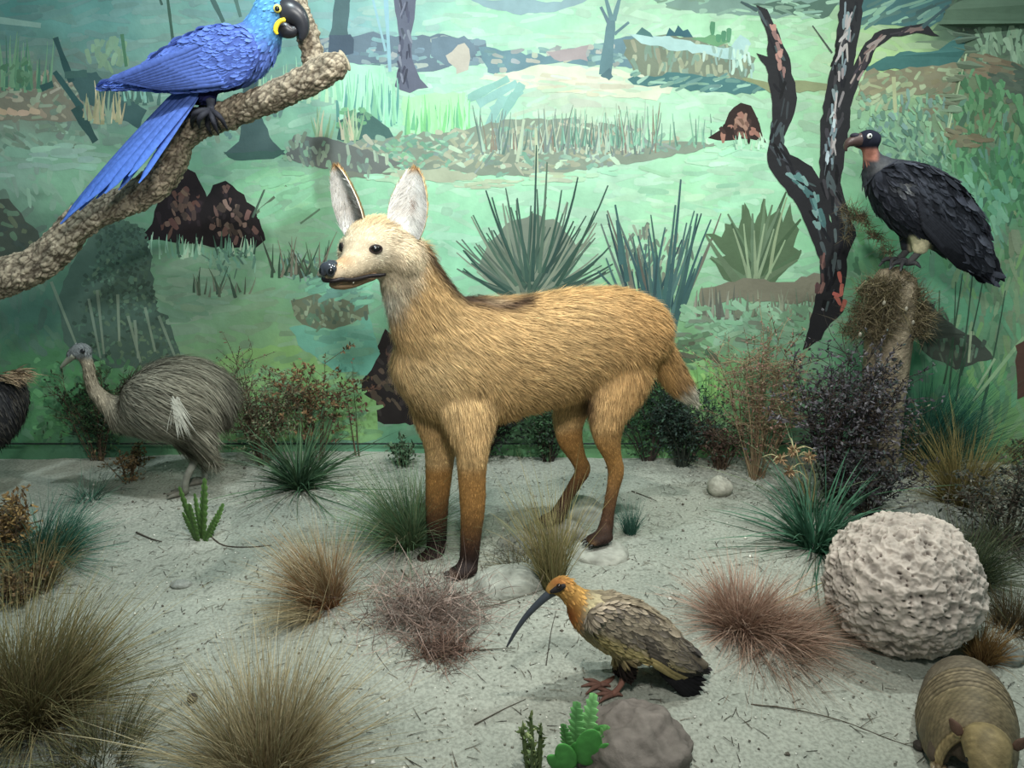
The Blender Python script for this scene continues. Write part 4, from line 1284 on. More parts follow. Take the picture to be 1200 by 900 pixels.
# ------------------------------------------------------------------ hyacinth macaw
def build_macaw():
    Y0 = 2.64
    root = thing('hyacinth_macaw', P(246, 132, Y0), 'bright blue macaw with yellow-edged black bill on the branch', 'parrot')
    body = [sec(196,96,Y0,12,.03), sec(222,88,Y0,24,.055), sec(252,76,Y0,31,.075), sec(280,66,Y0,32,.078), sec(302,48,Y0,27,.065), sec(312,28,Y0-.005,22,.052), sec(320,12,Y0-.01,21,.048), sec(331,2,Y0-.012,16,.038)]
    b1 = lo(body, n=20, up=(0.3, 0, 1))
    head = ellipsoid(P(322,14,Y0-.008), (.060, .050, .052))
    thigh = [sec(246,92,Y0,16,.04), sec(245,106,Y0-.01,11,.028), sec(245,118,Y0-.015,8,.02)]
    b2 = lo(thigh, n=12, up=(1, 0, 0))
    thigh2 = [sec(236,94,Y0+.06,14,.035), sec(238,108,Y0+.06,9,.022), sec(240,120,Y0+.05,7,.018)]
    V, T = fuse([b1, head, b2, lo(thigh2, n=12, up=(1, 0, 0))], .005, 5)
    hc = P(322, 14, Y0 - .01)
    blue = lina((94,118,194)); blu2 = lina((80,100,172)); headc = lina((92,150,202)); dark = lina((30,32,70))
    def col(p, nr=None):
        w = (1 - smooth01(np.linalg.norm(p - hc, axis=1), .07, .12))[:, None]
        c = blue[None] * (1 - w) + headc[None] * w
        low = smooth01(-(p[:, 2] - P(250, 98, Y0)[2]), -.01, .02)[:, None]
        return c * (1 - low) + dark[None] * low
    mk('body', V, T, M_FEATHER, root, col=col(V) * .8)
    tailw = unit(P(190, 100, Y0) - P(300, 55, Y0))
    def flow(p, nr):
        d = np.tile(tailw, (len(p), 1))
        h = (1 - smooth01(np.linalg.norm(p - hc, axis=1), .05, .13))[:, None]
        return unit(d * (1 - h) + unit(P(290, 45, Y0) - P(345, 10, Y0))[None] * h)
    plume('plumage', (V, T), 2600, flow, lambda p: np.where(np.linalg.norm(p - hc, axis=1) < .09, .016, .030), col, M_FEATHER, root, lift=.03, jit=.09,
          where=lambda p, nr: np.linalg.norm(p - P(342, 18, Y0 - .02), axis=1) > .03)
    # folded wing towards the viewer and the far one behind it
    for s, dy in ((1, -.07), (-1, .07)):
        Yw = Y0 + dy
        prof = [(300,62,16),(286,62,29),(262,66,34),(235,73,31),(205,82,23),(175,90,13),(150,95,7),(130,98,3)]
        wv = loft([P(x, y, Yw + (.02 if x > 270 else 0) * -s * 0 + abs(x - 250) * .00025 * s) for x, y, r in prof], [(.018 if r > 8 else .008, r * mpp(250, 70, Yw)) for x, y, r in prof], n=18, m=4)
        wing = mk('wing', wv[0], wv[1], M_FEATHER, root, col=blu2 * .8)
        tri = np.array([[f[0], f[1], f[2]] for f in wv[1]] + [[f[0], f[2], f[3]] for f in wv[1] if len(f) == 4])
        plume('wing_coverts', (wv[0], tri), 900 if s > 0 else 250, constflow(unit(P(140, 98, Yw) - P(290, 62, Yw))), lambda p: .022 + .030 * smooth01(-p[:, 0], .80, 1.05),
              lambda p, nr: np.where((p[:, 0] < -1.0)[:, None], blue * 1.0, blue), M_FEATHER, wing, lift=.03, jit=.10, dj=.05, where=lambda p, nr: p[:, 0] > -1.28)
        k = 11 if s > 0 else 4
        for i in range(k):
            t = i / (k - 1)
            a = P(268 - 36 * t, 88 - 30 * t, Yw - .020 * s * (1 if s > 0 else 1)); b = P(150 - 26 * (t if t < .85 else .5), 97 + 2 - 6 * t, Yw - .016 * s)
            a = P(262 - 30 * t, 97 - 44 * t, Yw - .018 * s); b = P(175 - 48 * t, 103 - 8 * t, Yw - .013 * s)
            quill(wing, 'flight_feather', a, b, .024, np.array([0, -s, .25]), blue * (.80 + .25 * random.random()), blu2 * (.75 + .3 * random.random()), bend=.02)
    # long tail, each feather a part
    tl = [((222,100),(80,252),-.01,17),((214,100),(70,262),.0,16),((226,104),(100,236),-.02,18),((230,104),(122,226),-.03,17),((224,102),(112,232),.012,17),((232,106),(150,206),-.035,15),((228,104),(138,222),.02,15),((218,100),(92,246),.015,16),((233,108),(162,214),-.03,12)]
    for (a, b, dy, wpx) in tl:
        quill(root, 'tail_feather', P(*a, Y0 + dy), P(*b, Y0 - .10 + dy), wpx * mpp(180, 150, Y0) * .8, np.array([-.35, -1, .3]), blue * random.uniform(.75, 1.0), lina((92,132,226)) * random.uniform(.8, 1.1), bend=.04, rows=9)
    # bill: hooked upper, lower with yellow skin
    up_ = [(330,14,13),(340,14,14),(349,20,12),(354,29,9),(355,39,6),(353,47,2.4)]
    v, f = loft([P(x, y, Y0 - .03) for x, y, r in up_], [(r * mpp(340, 20, Y0) * .75, r * mpp(340, 20, Y0)) for x, y, r in up_], n=16, m=4)
    mk('upper_bill', v, f, M_HORN, root, col=lina((44,44,50)))
    lw = [(326,30,8),(334,34,10),(342,36,8),(348,33,4)]
    v, f = loft([P(x, y, Y0 - .03) for x, y, r in lw], [(r * .002, r * mpp(340, 20, Y0)) for x, y, r in lw], n=14, m=4)
    mk('lower_bill', v, f, M_HORN, root, col=lina((36,36,42)))
    ys_ = [(334,23),(328,25),(324,30),(323,36),(325,40)]
    v, f = loft([P(x, y, Y0 - .064) for x, y in ys_], [(.006, .004), (.007, .007), (.007, .009), (.007, .007), (.005, .003)], n=10, m=4, up=(1, -1, 0))
    mk('bill_skin', v, f, M_SKIN, root, col=lina((236,206,60)), label='yellow bare skin at the bill')
    ec = P(325, 10, Y0 - .058)
    v, f = ellipsoid(ec, (.0125, .007, .0125))
    ring = mk('eye_ring', v, f, M_SKIN, root, col=lina((226,210,110)), label='yellow ring around the eye')
    v, f = ellipsoid(ec + np.array([.001, -.006, -.001]), (.0075, .005, .0075))
    mk('eye', v, f, M_WET, root, col=lina((16,14,18)))
    # legs and feet gripping the branch
    for (lx, dy) in ((246, -.03), (238, .04)):
        q = [P(lx, 116, Y0 + dy), P(lx + 1, 124, Y0 + dy), P(lx, 131, Y0 + dy - .01)]
        v, f = tube(q, [.015, .012, .013], n=10)
        leg = mk('leg', v, f, M_SKIN, root, col=lina((64,66,78)))
        for k, (ex, ey, fx, fy) in enumerate([(262,140,268,152),(254,146,258,158),(232,134,226,142),(238,140,236,150)]):
            o_ = np.array([0, -.018 - .004 * k, 0])
            pts_ = [P(lx, 130, Y0 + dy - .012), P((lx + ex) / 2, (126 + ey) / 2, Y0 + dy - .035) + o_ * .5, P(ex + lx - 246, ey, Y0 + dy - .03) + o_, P(fx + lx - 246, fy, Y0 + dy - .012) + o_ * .6]
            v, f = tube(pts_, [.010, .0095, .008, .0025], n=8)
            mk('toe', v, f, M_SKIN, leg, col=lina((42,42,50)))
    return root
build_macaw()

# ------------------------------------------------------------------ buff-necked ibis
def build_ibis():
    Y0 = 1.66
    root = thing('buff_necked_ibis', G(722, 818), 'ibis with curved dark bill, rusty neck and grey-brown wings', 'ibis')
    body = [sec(824,782,Y0+.05,3,.01), sec(800,770,Y0+.04,14,.03), sec(770,752,Y0+.02,28,.055), sec(738,738,Y0,36,.066), sec(708,725,Y0-.01,34,.062), sec(688,714,Y0-.015,26,.048), sec(676,703,Y0-.02,16,.034)]
    neck = [sec(696,722,Y0-.01,26,.048), sec(680,706,Y0-.02,17,.034), sec(668,695,Y0-.022,13,.026), sec(660,688,Y0-.025,12,.023)]
    head = [sec(668,690,Y0-.024,12,.024), sec(657,687,Y0-.026,12.5,.023), sec(648,690,Y0-.028,9,.017), sec(642,694,Y0-.03,5,.010)]
    th = [sec(738,762,Y0-.03,17,.032), sec(734,778,Y0-.025,11,.02), sec(732,792,Y0-.02,6.5,.012)]
    th2 = [sec(730,762,Y0+.05,15,.03), sec(726,778,Y0+.055,9,.02), sec(724,788,Y0+.055,6,.012)]
    V, T = fuse([lo(body, n=20), lo(neck, n=16, up=(.5, 0, 1)), lo(head, n=14), lo(th, n=12, up=(1, 0, 0)), lo(th2, n=12, up=(1, 0, 0))], .0045, 5)
    hcen = P(655, 687, Y0 - .025); ncen = P(676, 708, Y0 - .03)
    def px(p):
        r = p - np.array([0, 0, CAMZ]); a = r[:, 1] * CP - r[:, 2] * SP
        return 600 + FPX * r[:, 0] / a, 450 - FPX * (r[:, 1] * SP + r[:, 2] * CP) / a
    def col(p, nr=None):
        x, y = px(p)
        m = lambda c, k, w: c * (1 - w[:, None]) + lina(k) * w[:, None]
        c = np.tile(lina((128,116,98)), (len(p), 1))
        c = m(c, (170,150,108), smooth01(y - (.42 * (x - 690) + 722), 14, 34) * .8)
        c = m(c, (70,66,66), smooth01(x, 790, 822))
        c = m(c, (206,192,150), np.exp(-(((x - 692) / 9) ** 2 + ((y - 712) / 16) ** 2)) * .9)
        c = m(c, (188,144,82), 1 - smooth01(x + .25 * (y - 700), 680, 692))
        c = m(c, (150,78,38), np.exp(-(((x - 667) / 12) ** 2 + ((y - 722) / 16) ** 2)) * .9)
        c = m(c, (146,88,48), np.exp(-(((x - 654) / 14) ** 2 + ((y - 682) / 7) ** 2)) * .85)
        c = m(c, (44,36,34), smooth01(y, 768, 782) * (1 - smooth01(np.abs(x - 735), 16, 26)))
        return c
    mk('body', V, T, M_FEATHER, root, col=col(V) * .7)
    back = unit(P(820, 780, Y0 + .05) - P(700, 722, Y0))
    def flow(p, nr):
        x, y = px(p)
        h = (1 - smooth01(x, 676, 700))[:, None]
        return unit(back[None] * (1 - h) + unit(P(690, 730, Y0) - P(655, 682, Y0))[None] * h)
    plume('plumage', (V, T), 3600, flow, lambda p: np.where(px(p)[0] < 690, .014, .026), col, M_FEATHER, root, lift=.07, jit=.18, where=lambda p, nr: px(p)[0] > 652, aspect=.4)
    # folded wing, layered feathers
    for s, Yw in ((1, Y0 - .055), (-1, Y0 + .075)):
        prof = [(692,724,10),(712,730,26),(738,742,31),(765,755,27),(792,768,18),(815,778,10),(828,782,4)]
        wv = loft([P(x, y - 2, Yw + (.0006 * (x - 740) if s > 0 else 0)) for x, y, r in prof], [(.016 if r > 9 else .007, r * mpp(740, 745, Yw)) for x, y, r in prof], n=18, m=4)
        wing = mk('wing', wv[0], wv[1], M_FEATHER, root, col=lina((104,94,82)))
        tri = np.array([[f[0], f[1], f[2]] for f in wv[1]] + [[f[0], f[2], f[3]] for f in wv[1] if len(f) == 4])
        def wcol(p, nr):
            x, y = px(p)
            yy = y - (.42 * (x - 690) + 718)
            c = np.tile(lina((158,144,126)), (len(p), 1))
            c = np.where((RNG.random(len(p)) < .3)[:, None], lina((124,114,104)), c)
            w = smooth01(yy, 12, 24)[:, None]
            c = c * (1 - w) + lina((176,158,112)) * w
            w = smooth01(x, 785, 815)[:, None]
            return c * (1 - w) + lina((72,68,68)) * w
        plume('wing_coverts', (wv[0], tri), 1100 if s > 0 else 250, constflow(back, .1), lambda p: .026 + .018 * smooth01(px(p)[0], 720, 800), wcol, M_FEATHER, wing, lift=.03, jit=.12, aspect=.36, dj=.05, where=lambda p, nr: px(p)[0] < 808)
        for i in range(7 if s > 0 else 3):
            t = i / 6
            a = P(765 - 10 * t, 778 - 30 * t, Yw - .012 * s); b = P(806 + 27 * min(1, t * 1.4), 800 - 14 * t, Yw + .03 * s + .02)
            quill(wing, 'flight_feather', a, b, .020, np.array([0, -s, .35]), lina((96,88,80)) if t > .3 else lina((172,152,104)), lina((46,44,46)) if t > .25 else lina((150,134,98)), bend=.02)
    for i in range(6):
        t = i / 5
        quill(root, 'tail_feather', P(772 - 4 * t, 784 - 4 * t, Y0 - .03 + .012 * t), P(819 + 9 * t, 828 - 30 * t, Y0 - .02 + .012 * t), .022, np.array([.1, -1, .3]), lina((36,34,36)), lina((26,25,28)), bend=.02)
    # bill
    bp = [(650,692,6.0),(640,699,4.8),(628,710,4.0),(616,723,3.3),(606,737,2.6),(599,749,1.9),(594,758,1.0)]
    v, f = loft([P(x, y, Y0 - .03) for x, y, r in bp], [r * mpp(x, y, Y0) for x, y, r in bp], n=12, m=4)
    mk('bill', v, f, M_HORN, root, col=lina((62,66,74)))
    v, f = loft([P(x, y, Y0 - .053) for x, y in ((662,686),(654,690),(645,694))], [(.004, .005), (.006, .009), (.003, .004)], n=10, m=3)
    mask = mk('face_skin', v, f, M_SKIN, root, col=lina((40,36,38)), label='bare black face')
    v, f = ellipsoid(P(655, 687, Y0 - .056), .0065)
    mk('eye', v, f, M_WET, root, col=lina((30,14,10)))
    for lx, ly, fx, fy, dy in ((732,790,718,817,-.02),(724,786,704,806,.055)):
        foot = G(fx, fy); foot[2] += .008
        k = P(lx - 2, ly + 6, Y0 + dy)
        v, f = tube([P(lx, ly - 8, Y0 + dy), k, (k + foot) / 2 + np.array([.004, 0, 0]), foot], [.011, .009, .0068, .008], n=8)
        leg = mk('leg', v, f, M_SKIN, root, col=lina((136,96,84)))
        for a in (-35, 0, 35, 180):
            r = math.radians(180 + a)
            d = np.array([math.cos(r), math.sin(r), 0]) * (.05 if a != 180 else .025)
            v, f = tube([foot, foot + d * .5 + np.array([0, 0, .003]), foot + d + np.array([0, 0, -.004])], [.007, .0055, .002], n=7)
            mk('toe', v, f, M_SKIN, leg, col=lina((118,86,76)))
    return root
build_ibis()

# ------------------------------------------------------------------ king vulture on the post
def build_vulture():
    Y0 = 2.98
    root = thing('king_vulture', P(1062, 306, Y0), 'black vulture with bare dark head and pink neck on the post', 'vulture')
    body = [sec(1152,312,Y0+.06,8,.03), sec(1138,292,Y0+.05,22,.06), sec(1112,262,Y0+.03,36,.09), sec(1082,240,Y0,42,.105), sec(1054,222,Y0-.02,36,.10), sec(1034,206,Y0-.03,24,.075), sec(1024,194,Y0-.04,16,.05)]
    neck = [sec(1038,210,Y0-.03,22,.07), sec(1026,194,Y0-.04,15,.045), sec(1021,182,Y0-.045,9.5,.03), sec(1019,172,Y0-.05,9,.028)]
    head = [sec(1028,166,Y0-.05,9,.028), sec(1018,164,Y0-.052,12,.036), sec(1009,165,Y0-.056,10,.028), sec(1001,167,Y0-.06,6,.016)]
    th = [sec(1083,262,Y0-.05,22,.05), sec(1080,280,Y0-.05,13,.035), sec(1078,296,Y0-.05,8,.02)]
    th2 = [sec(1070,262,Y0+.06,22,.05), sec(1066,280,Y0+.06,12,.035), sec(1064,294,Y0+.05,8,.02)]
    V, T = fuse([lo(body, n=20), lo(neck, n=14, up=(.6, 0, 1)), lo(head, n=14), lo(th, n=12, up=(1, 0, 0)), lo(th2, n=12, up=(1, 0, 0))], .0065, 5)
    def px(p):
        r = p - np.array([0, 0, CAMZ]); a = r[:, 1] * CP - r[:, 2] * SP
        return 600 + FPX * r[:, 0] / a, 450 - FPX * (r[:, 1] * SP + r[:, 2] * CP) / a
    def col(p, nr=None):
        x, y = px(p)
        m = lambda c, k, w: c * (1 - w[:, None]) + lina(k) * w[:, None]
        c = np.tile(lina((52,54,62)), (len(p), 1))
        c = m(c, (96,96,98), np.exp(-(((x - 1032) / 14) ** 2 + ((y - 196) / 12) ** 2)) * .8)
        c = m(c, (164,112,98), (1 - smooth01(np.abs(y - 180), 6, 11)) * (1 - smooth01(x, 1026, 1032)))
        c = m(c, (34,36,48), (1 - smooth01(y, 171, 177)))
        c = m(c, (214,204,170), smooth01(y, 274, 280) * (1 - smooth01(np.abs(x - 1078), 9, 16)))
        return c
    mk('body', V, T, M_FEATHER, root, col=col(V))
    back = unit(P(1150, 310, Y0) - P(1040, 212, Y0))
    plume('plumage', (V, T), 2200, constflow(back, .1), lambda p: np.where(px(p)[1] < 205, .026, .05), col, M_FEATHER, root, lift=.03, jit=.12, where=lambda p, nr: (px(p)[1] > 186) & ((px(p)[1] < 272) | (px(p)[0] > 1092)), aspect=.35)
    for s, Yw in ((1, Y0 - .10), (-1, Y0 + .11)):
        prof = [(1024,214,10),(1042,216,24),(1070,226,34),(1098,246,34),(1124,272,28),(1144,298,18),(1158,318,8)]
        wv = loft([P(x, y, Yw + (.0006 * max(0, x - 1060) if s > 0 else -.0006 * max(0, x - 1060))) for x, y, r in prof], [(.022 if r > 9 else .009, r * mpp(1080, 240, Yw)) for x, y, r in prof], n=18, m=4)
        wing = mk('wing', wv[0], wv[1], M_FEATHER, root, col=lina((44,46,54)))
        tri = np.array([[f[0], f[1], f[2]] for f in wv[1]] + [[f[0], f[2], f[3]] for f in wv[1] if len(f) == 4])
        def wcol(p, nr):
            x, y = px(p)
            c = pick([(48,50,58),(60,62,72),(40,42,50),(72,74,84)], len(p))
            w = np.exp(-(((x - 1056) / 9) ** 2 + ((y - 216) / 7) ** 2))[:, None] * .8  # whitish highlight painted into the shoulder feathers
            return c * (1 - w) + lina((150,150,152)) * w
        plume('wing_coverts', (wv[0], tri), 620 if s > 0 else 200, constflow(back, .1), lambda p: .045 + .03 * smooth01(px(p)[0], 1060, 1120), wcol, M_FEATHER, wing, lift=.035, jit=.12, aspect=.34, dj=.05)
        for i in range(10 if s > 0 else 3):
            t = i / 9
            a = P(1082 - 8 * t, 264 - 34 * t, Yw - .022 * s); b = P(1132 + 32 * t, 318 - 12 * t + 8 * math.sin(3 * t), Yw + .04 * s)
            quill(wing, 'flight_feather', a, b, .036, np.array([0, -s, .3]), lina((46,47,54)) * random.uniform(.8, 1.3), lina((34,35,42)), bend=.02)
    for i in range(6):
        t = i / 5
        quill(root, 'tail_feather', P(1136 - 4 * t, 292 + 2 * t, Y0 + .05 - .04 * t), P(1160 - 8 * t, 318 + 14 * math.sin(2.6 * t), Y0 + .05 - .05 * t), .05, np.array([.3, -1, .1]), lina((40,41,48)), lina((30,31,38)))
    # bill, wattle, eye
    bp = [(1008,164,8),(1000,165,6.5),(994,168,4.8),(991,173,2.6),(992,177,1)]
    v, f = loft([P(x, y, Y0 - .06) for x, y, r in bp], [r * mpp(x, y, Y0) for x, y, r in bp], n=12, m=4)
    mk('bill', v, f, M_HORN, root, col=lina((84,66,64)))
    v, f = ellipsoid(P(1002, 159, Y0 - .065), (.018, .012, .010))
    mk('wattle', v, f, M_SKIN, root, col=lina((46,44,56)))
    ec = P(1019, 159.5, Y0 - .088)
    v, f = ellipsoid(ec, (.0095, .006, .0095))
    e = mk('eye', v, f, M_WET, root, col=lina((226,226,222)), label='white eye')
    v, f = ellipsoid(ec + np.array([0, -.005, 0]), (.004, .003, .004))
    mk('pupil', v, f, M_WET, e, col=lina((10,10,10)))
    # ruff of small feathers
    for lx, ly, dy, fx, fy in ((1078,292,-.05,1064,312),(1064,290,.05,1052,308)):
        k = P(lx - 2, ly + 4, Y0 + dy); foot = P(fx, fy - 3, Y0 + dy * .5)
        v, f = tube([P(lx, ly - 6, Y0 + dy), k, foot], [.018, .014, .012], n=8)
        leg = mk('leg', v, f, M_SKIN, root, col=lina((92,90,92)))
        for dx, dz in ((-.09, -.015), (-.075, .0), (-.05, -.02), (.03, -.01)):
            v, f = tube([foot, foot + np.array([dx * .5, -.02 - dx * .2, .006]), foot + np.array([dx, -.03 + dz, dz])], [.010, .009, .003], n=7)
            mk('toe', v, f, M_SKIN, leg, col=lina((70,70,74)))
    return root
build_vulture()

# ------------------------------------------------------------------ rhea chick-sized bird at the left
def build_rhea():
    Y0 = 2.80
    root = thing('rhea', G(232, 578), 'grey shaggy rhea with long neck standing at the left', 'rhea')
    body = [sec(262,478,Y0+.04,18,.07), sec(246,468,Y0+.03,38,.12), sec(215,466,Y0,48,.15), sec(180,474,Y0-.02,42,.13), sec(150,484,Y0-.03,26,.085), sec(130,478,Y0-.04,15,.05)]
    neck = [sec(150,484,Y0-.03,22,.075), sec(128,474,Y0-.04,13,.042), sec(113,460,Y0-.05,8.5,.028), sec(106,444,Y0-.055,7.2,.023), sec(103,428,Y0-.06,7.0,.022), sec(98,416,Y0-.06,8,.025)]
    head = [sec(104,414,Y0-.06,8,.026), sec(95,411,Y0-.062,10,.03), sec(86,414,Y0-.066,7,.022), sec(80,419,Y0-.07,4,.015)]
    th = [sec(228,500,Y0-.06,20,.06), sec(238,522,Y0-.06,12,.04), sec(244,532,Y0-.06,7,.024)]
    th2 = [sec(212,502,Y0+.06,20,.06), sec(224,524,Y0+.06,11,.04), sec(228,535,Y0+.06,6,.024)]
    V, T = fuse([lo(body, n=20), lo(neck, n=14, up=(.6, 0, 1)), lo(head, n=14), lo(th, n=12, up=(1, 0, 0)), lo(th2, n=12, up=(1, 0, 0))], .0075, 6)
    def px(p):
        r = p - np.array([0, 0, CAMZ]); a = r[:, 1] * CP - r[:, 2] * SP
        return 600 + FPX * r[:, 0] / a, 450 - FPX * (r[:, 1] * SP + r[:, 2] * CP) / a
    def col(p, nr=None):
        x, y = px(p)
        m = lambda c, k, w: c * (1 - w[:, None]) + lina(k) * w[:, None]
        c = np.tile(lina((126,122,108)), (len(p), 1))
        c = m(c, (150,140,122), 1 - smooth01(x, 118, 140))
        c = m(c, (118,122,124), (1 - smooth01(y, 416, 424)) * (1 - smooth01(x, 112, 120)))
        c = m(c, (84,80,72), smooth01(x, 225, 262) * .7)
        c = m(c, (150,146,132), smooth01(-np.abs(x - 165), -30, -5) * .4)
        return c
    mk('body', V, T, M_FEATHER, root, col=col(V) * .75)
    # loose drooping plumes
    p, nr = scatter(V, T, 12000)
    x, y = px(p)
    keep = (y < 545)
    p, nr, x, y = p[keep], nr[keep], x[keep], y[keep]
    cb = P(205, 452, Y0)
    d = unit(np.stack([np.full(len(p), .75), np.full(len(p), .1), -.25 - 1.4 * smooth01(x, 200, 268)], 1))
    nk = (1 - smooth01(x, 120, 150))[:, None]
    d = unit(d * (1 - nk) + np.array([.25, 0, -.9]) * nk)
    d = unit(d - nr * (d * nr).sum(1, keepdims=True) + nr * .16 + RNG.normal(size=p.shape) * .10)
    L = np.where(x < 125, .022, np.where(x < 150, .045, .10)) * RNG.uniform(.6, 1.2, len(p))
    L = np.where((x < 112) & (y < 424), .010, L)
    cc = col(p)
    tone = np.array([mnoise.noise(Vector(q * np.array([14, 14, 30]))) for q in p])
    k = (1 + RNG.normal(size=len(p)) * .20 + .35 * tone)[:, None]
    Vs, Fs, Cs, Ns = strands(p, d, L, .0045, np.clip(cc * k * .75, 0, 1), np.clip(cc * k * 1.15, 0, 1), bend=-nr * .15 + np.array([0, 0, -.18]), side=np.cross(d, nr), seg=3, nrm=unit(nr + RNG.normal(size=p.shape) * .25))
    mk('plumage', Vs, Fs, M_FEATHER, root, col=Cs, normals=Ns, kind='stuff')
    # pale tuft on the flank
    n = 60
    a = P(205, 470, Y0 - .155); p0 = a + RNG.normal(size=(n, 3)) * np.array([.008, .003, .008])
    d = np.stack([RNG.normal(.05, .22, n), np.full(n, -.12), np.full(n, -1.0)], 1)
    Vs, Fs, Cs, _ = strands(p0, d, RNG.uniform(.07, .15, n), .006, np.tile(lina((190,188,176)), (n, 1)), np.tile(lina((206,204,192)), (n, 1)), bend=np.array([[.1, .03, 0]]), side=np.tile(np.array([[1.0, 0, 0]]), (n, 1)), seg=3)
    mk('pale_tuft', Vs, Fs, M_FEATHER, root, col=Cs, label='white plume on the flank')
    # bill, eye, legs
    bp = [(88,415,5.0),(81,421,3.6),(75,427,2.4),(71,431,1.2)]
    v, f = loft([P(x, y, Y0 - .068) for x, y, r in bp], [(r * mpp(80, 420, Y0) * 1.3, r * mpp(80, 420, Y0)) for x, y, r in bp], n=10, m=3)
    mk('bill', v, f, M_HORN, root, col=lina((138,138,124)))
    v, f = ellipsoid(P(97, 411.5, Y0 - .092), (.009, .006, .009))
    e = mk('eye', v, f, M_WET, root, col=lina((30,30,34)))
    for lx, ly, dy, fx, fy in ((246,532,-.06,240,566),(228,534,.06,218,580)):
        foot = G(fx, fy); foot[2] += .012
        v, f = tube([P(lx, ly - 8, Y0 + dy), P(lx + 1, ly + 4, Y0 + dy), foot + np.array([0.01, 0, .06]), foot], [.022, .016, .014, .013], n=9)
        leg = mk('leg', v, f, M_SKIN, root, col=lina((150,150,140)))
        for a in (-28, 0, 28):
            r = math.radians(190 + a)
            dd = np.array([math.cos(r), math.sin(r), 0]) * .07
            v, f = tube([foot, foot + dd * .6, foot + dd + np.array([0, 0, -.006])], [.013, .010, .004], n=7)
            mk('toe', v, f, M_SKIN, leg, col=lina((120,118,108)))
    return root
build_rhea()

# ------------------------------------------------------------------ dark bird cut by the left edge
def build_edge_bird():
    Y0 = 2.80
    root = thing('dark_shaggy_bird', G(-15, 590), 'dark shaggy bird half cut off by the left edge', 'bird')
    body = [sec(18,450,Y0,14,.05), sec(6,462,Y0,30,.09), sec(-18,478,Y0,46,.13), sec(-52,486,Y0,48,.13), sec(-84,478,Y0,30,.09), sec(-104,468,Y0,14,.05)]
    neck = [sec(-84,474,Y0,22,.06), sec(-106,452,Y0,11,.035), sec(-116,426,Y0,9,.028), sec(-118,404,Y0,9,.028)]
    head = [sec(-112,402,Y0,9,.028), sec(-122,402,Y0,10,.03), sec(-134,406,Y0,6,.018), sec(-146,412,Y0,2,.007)]
    th = [sec(-30,510,Y0-.06,20,.05), sec(-24,540,Y0-.06,12,.03), sec(-20,560,Y0-.06,8,.02)]
    th2 = [sec(-44,510,Y0+.06,20,.05), sec(-40,538,Y0+.06,12,.03), sec(-38,556,Y0+.06,8,.02)]
    V, T = fuse([lo(body, n=20), lo(neck, n=12, up=(.6, 0, 1)), lo(head, n=12), lo(th, n=12, up=(1, 0, 0)), lo(th2, n=12, up=(1, 0, 0))], .009, 5)
    mk('body', V, T, M_FEATHER, root, col=lina((50,50,52)))
    p, nr = scatter(V, T, 5000)
    d = unit(np.array([.45, 0, -1.0])[None] - nr * (nr @ np.array([.45, 0, -1.0]))[:, None] + nr * .15 + RNG.normal(size=p.shape) * .08)
    c = pick([(56,56,58),(70,68,68),(44,44,48),(84,80,76)], len(p))
    L = np.where(p[:, 0] < -1.78, .03, .13) * RNG.uniform(.6, 1.2, len(p))
    Vs, Fs, Cs, Ns = strands(p, d, L, .006, c * .8, c * 1.1, bend=np.array([[0, 0, -.2]]), side=np.cross(d, nr), seg=3, nrm=nr)
    mk('plumage', Vs, Fs, M_FEATHER, root, col=Cs, normals=Ns, kind='stuff')
    n = 160
    p0 = P(12, 440, Y0 - .03) + RNG.normal(size=(n, 3)) * np.array([.012, .03, .010])
    d = np.stack([RNG.uniform(.6, 1, n), RNG.normal(0, .25, n), RNG.normal(.02, .18, n)], 1)
    c = pick([(150,128,104),(120,104,88),(168,146,118)], n)
    Vs, Fs, Cs, _ = strands(p0, d, RNG.uniform(.05, .085, n), .006, c * .8, c, bend=np.array([[0, 0, -.25]]), seg=3)
    mk('tail_tuft', Vs, Fs, M_FEATHER, root, col=Cs, label='tan tail tuft')
    for lx, dy in ((-20, -.06), (-38, .06)):
        a = P(lx, 552, Y0 + dy); b = G(lx - 4, 592 if dy < 0 else 580); b[2] += .012
        v, f = tube([a, (a + b) / 2, b], [.02, .014, .013], n=8)
        leg = mk('leg', v, f, M_SKIN, root, col=lina((80,78,74)))
        for ang_ in (150, 180, 210):
            r = math.radians(ang_); dd = np.array([math.cos(r), math.sin(r), 0]) * .06
            v, f = tube([b, b + dd * .6, b + dd + np.array([0, 0, -.006])], [.012, .009, .004], n=7)
            mk('toe', v, f, M_SKIN, leg, col=lina((70,68,66)))
build_edge_bird()

# ================================================================== ROCKS, POST, ARMADILLO
def rock(name, c, r, colr, label, cat='stone', seed=0.0, amp=.18, freq=1.6, nu=40, nv=26, tilt=None, flat=0.0, cvar=.25):
    v, f = ellipsoid((0, 0, 0), 1.0, None, nu, nv)
    n = np.array([mnoise.noise(Vector((q[0] * freq + seed, q[1] * freq, q[2] * freq))) + .45 * mnoise.noise(Vector((q[0] * freq * 2.7, q[1] * freq * 2.7 + seed, q[2] * freq * 2.7))) for q in v])
    n3 = np.array([mnoise.noise(Vector((q[0] * 9 + seed, q[1] * 9, q[2] * 9))) for q in v])
    v = v * (1 + amp * n + .03 * n3)[:, None]
    if flat: v[:, 2] = np.where(v[:, 2] > flat, flat + (v[:, 2] - flat) * .35, v[:, 2])
    v = v * np.asarray(r)
    if tilt is not None:
        v = v @ np.array(Matrix.Rotation(tilt, 3, 'Z').transposed())
    col = lina(colr)[None] * (1 + cvar * n3 + .2 * n)[:, None]
    return mk(name, v + np.asarray(c), f, M_ROCK, None, col=np.clip(col, .004, 1), loc=np.asarray(c), label=label, cat=cat)

def on_ground(px, py, dz=0.0):
    q = G(px, py); q[2] += dz
    return q

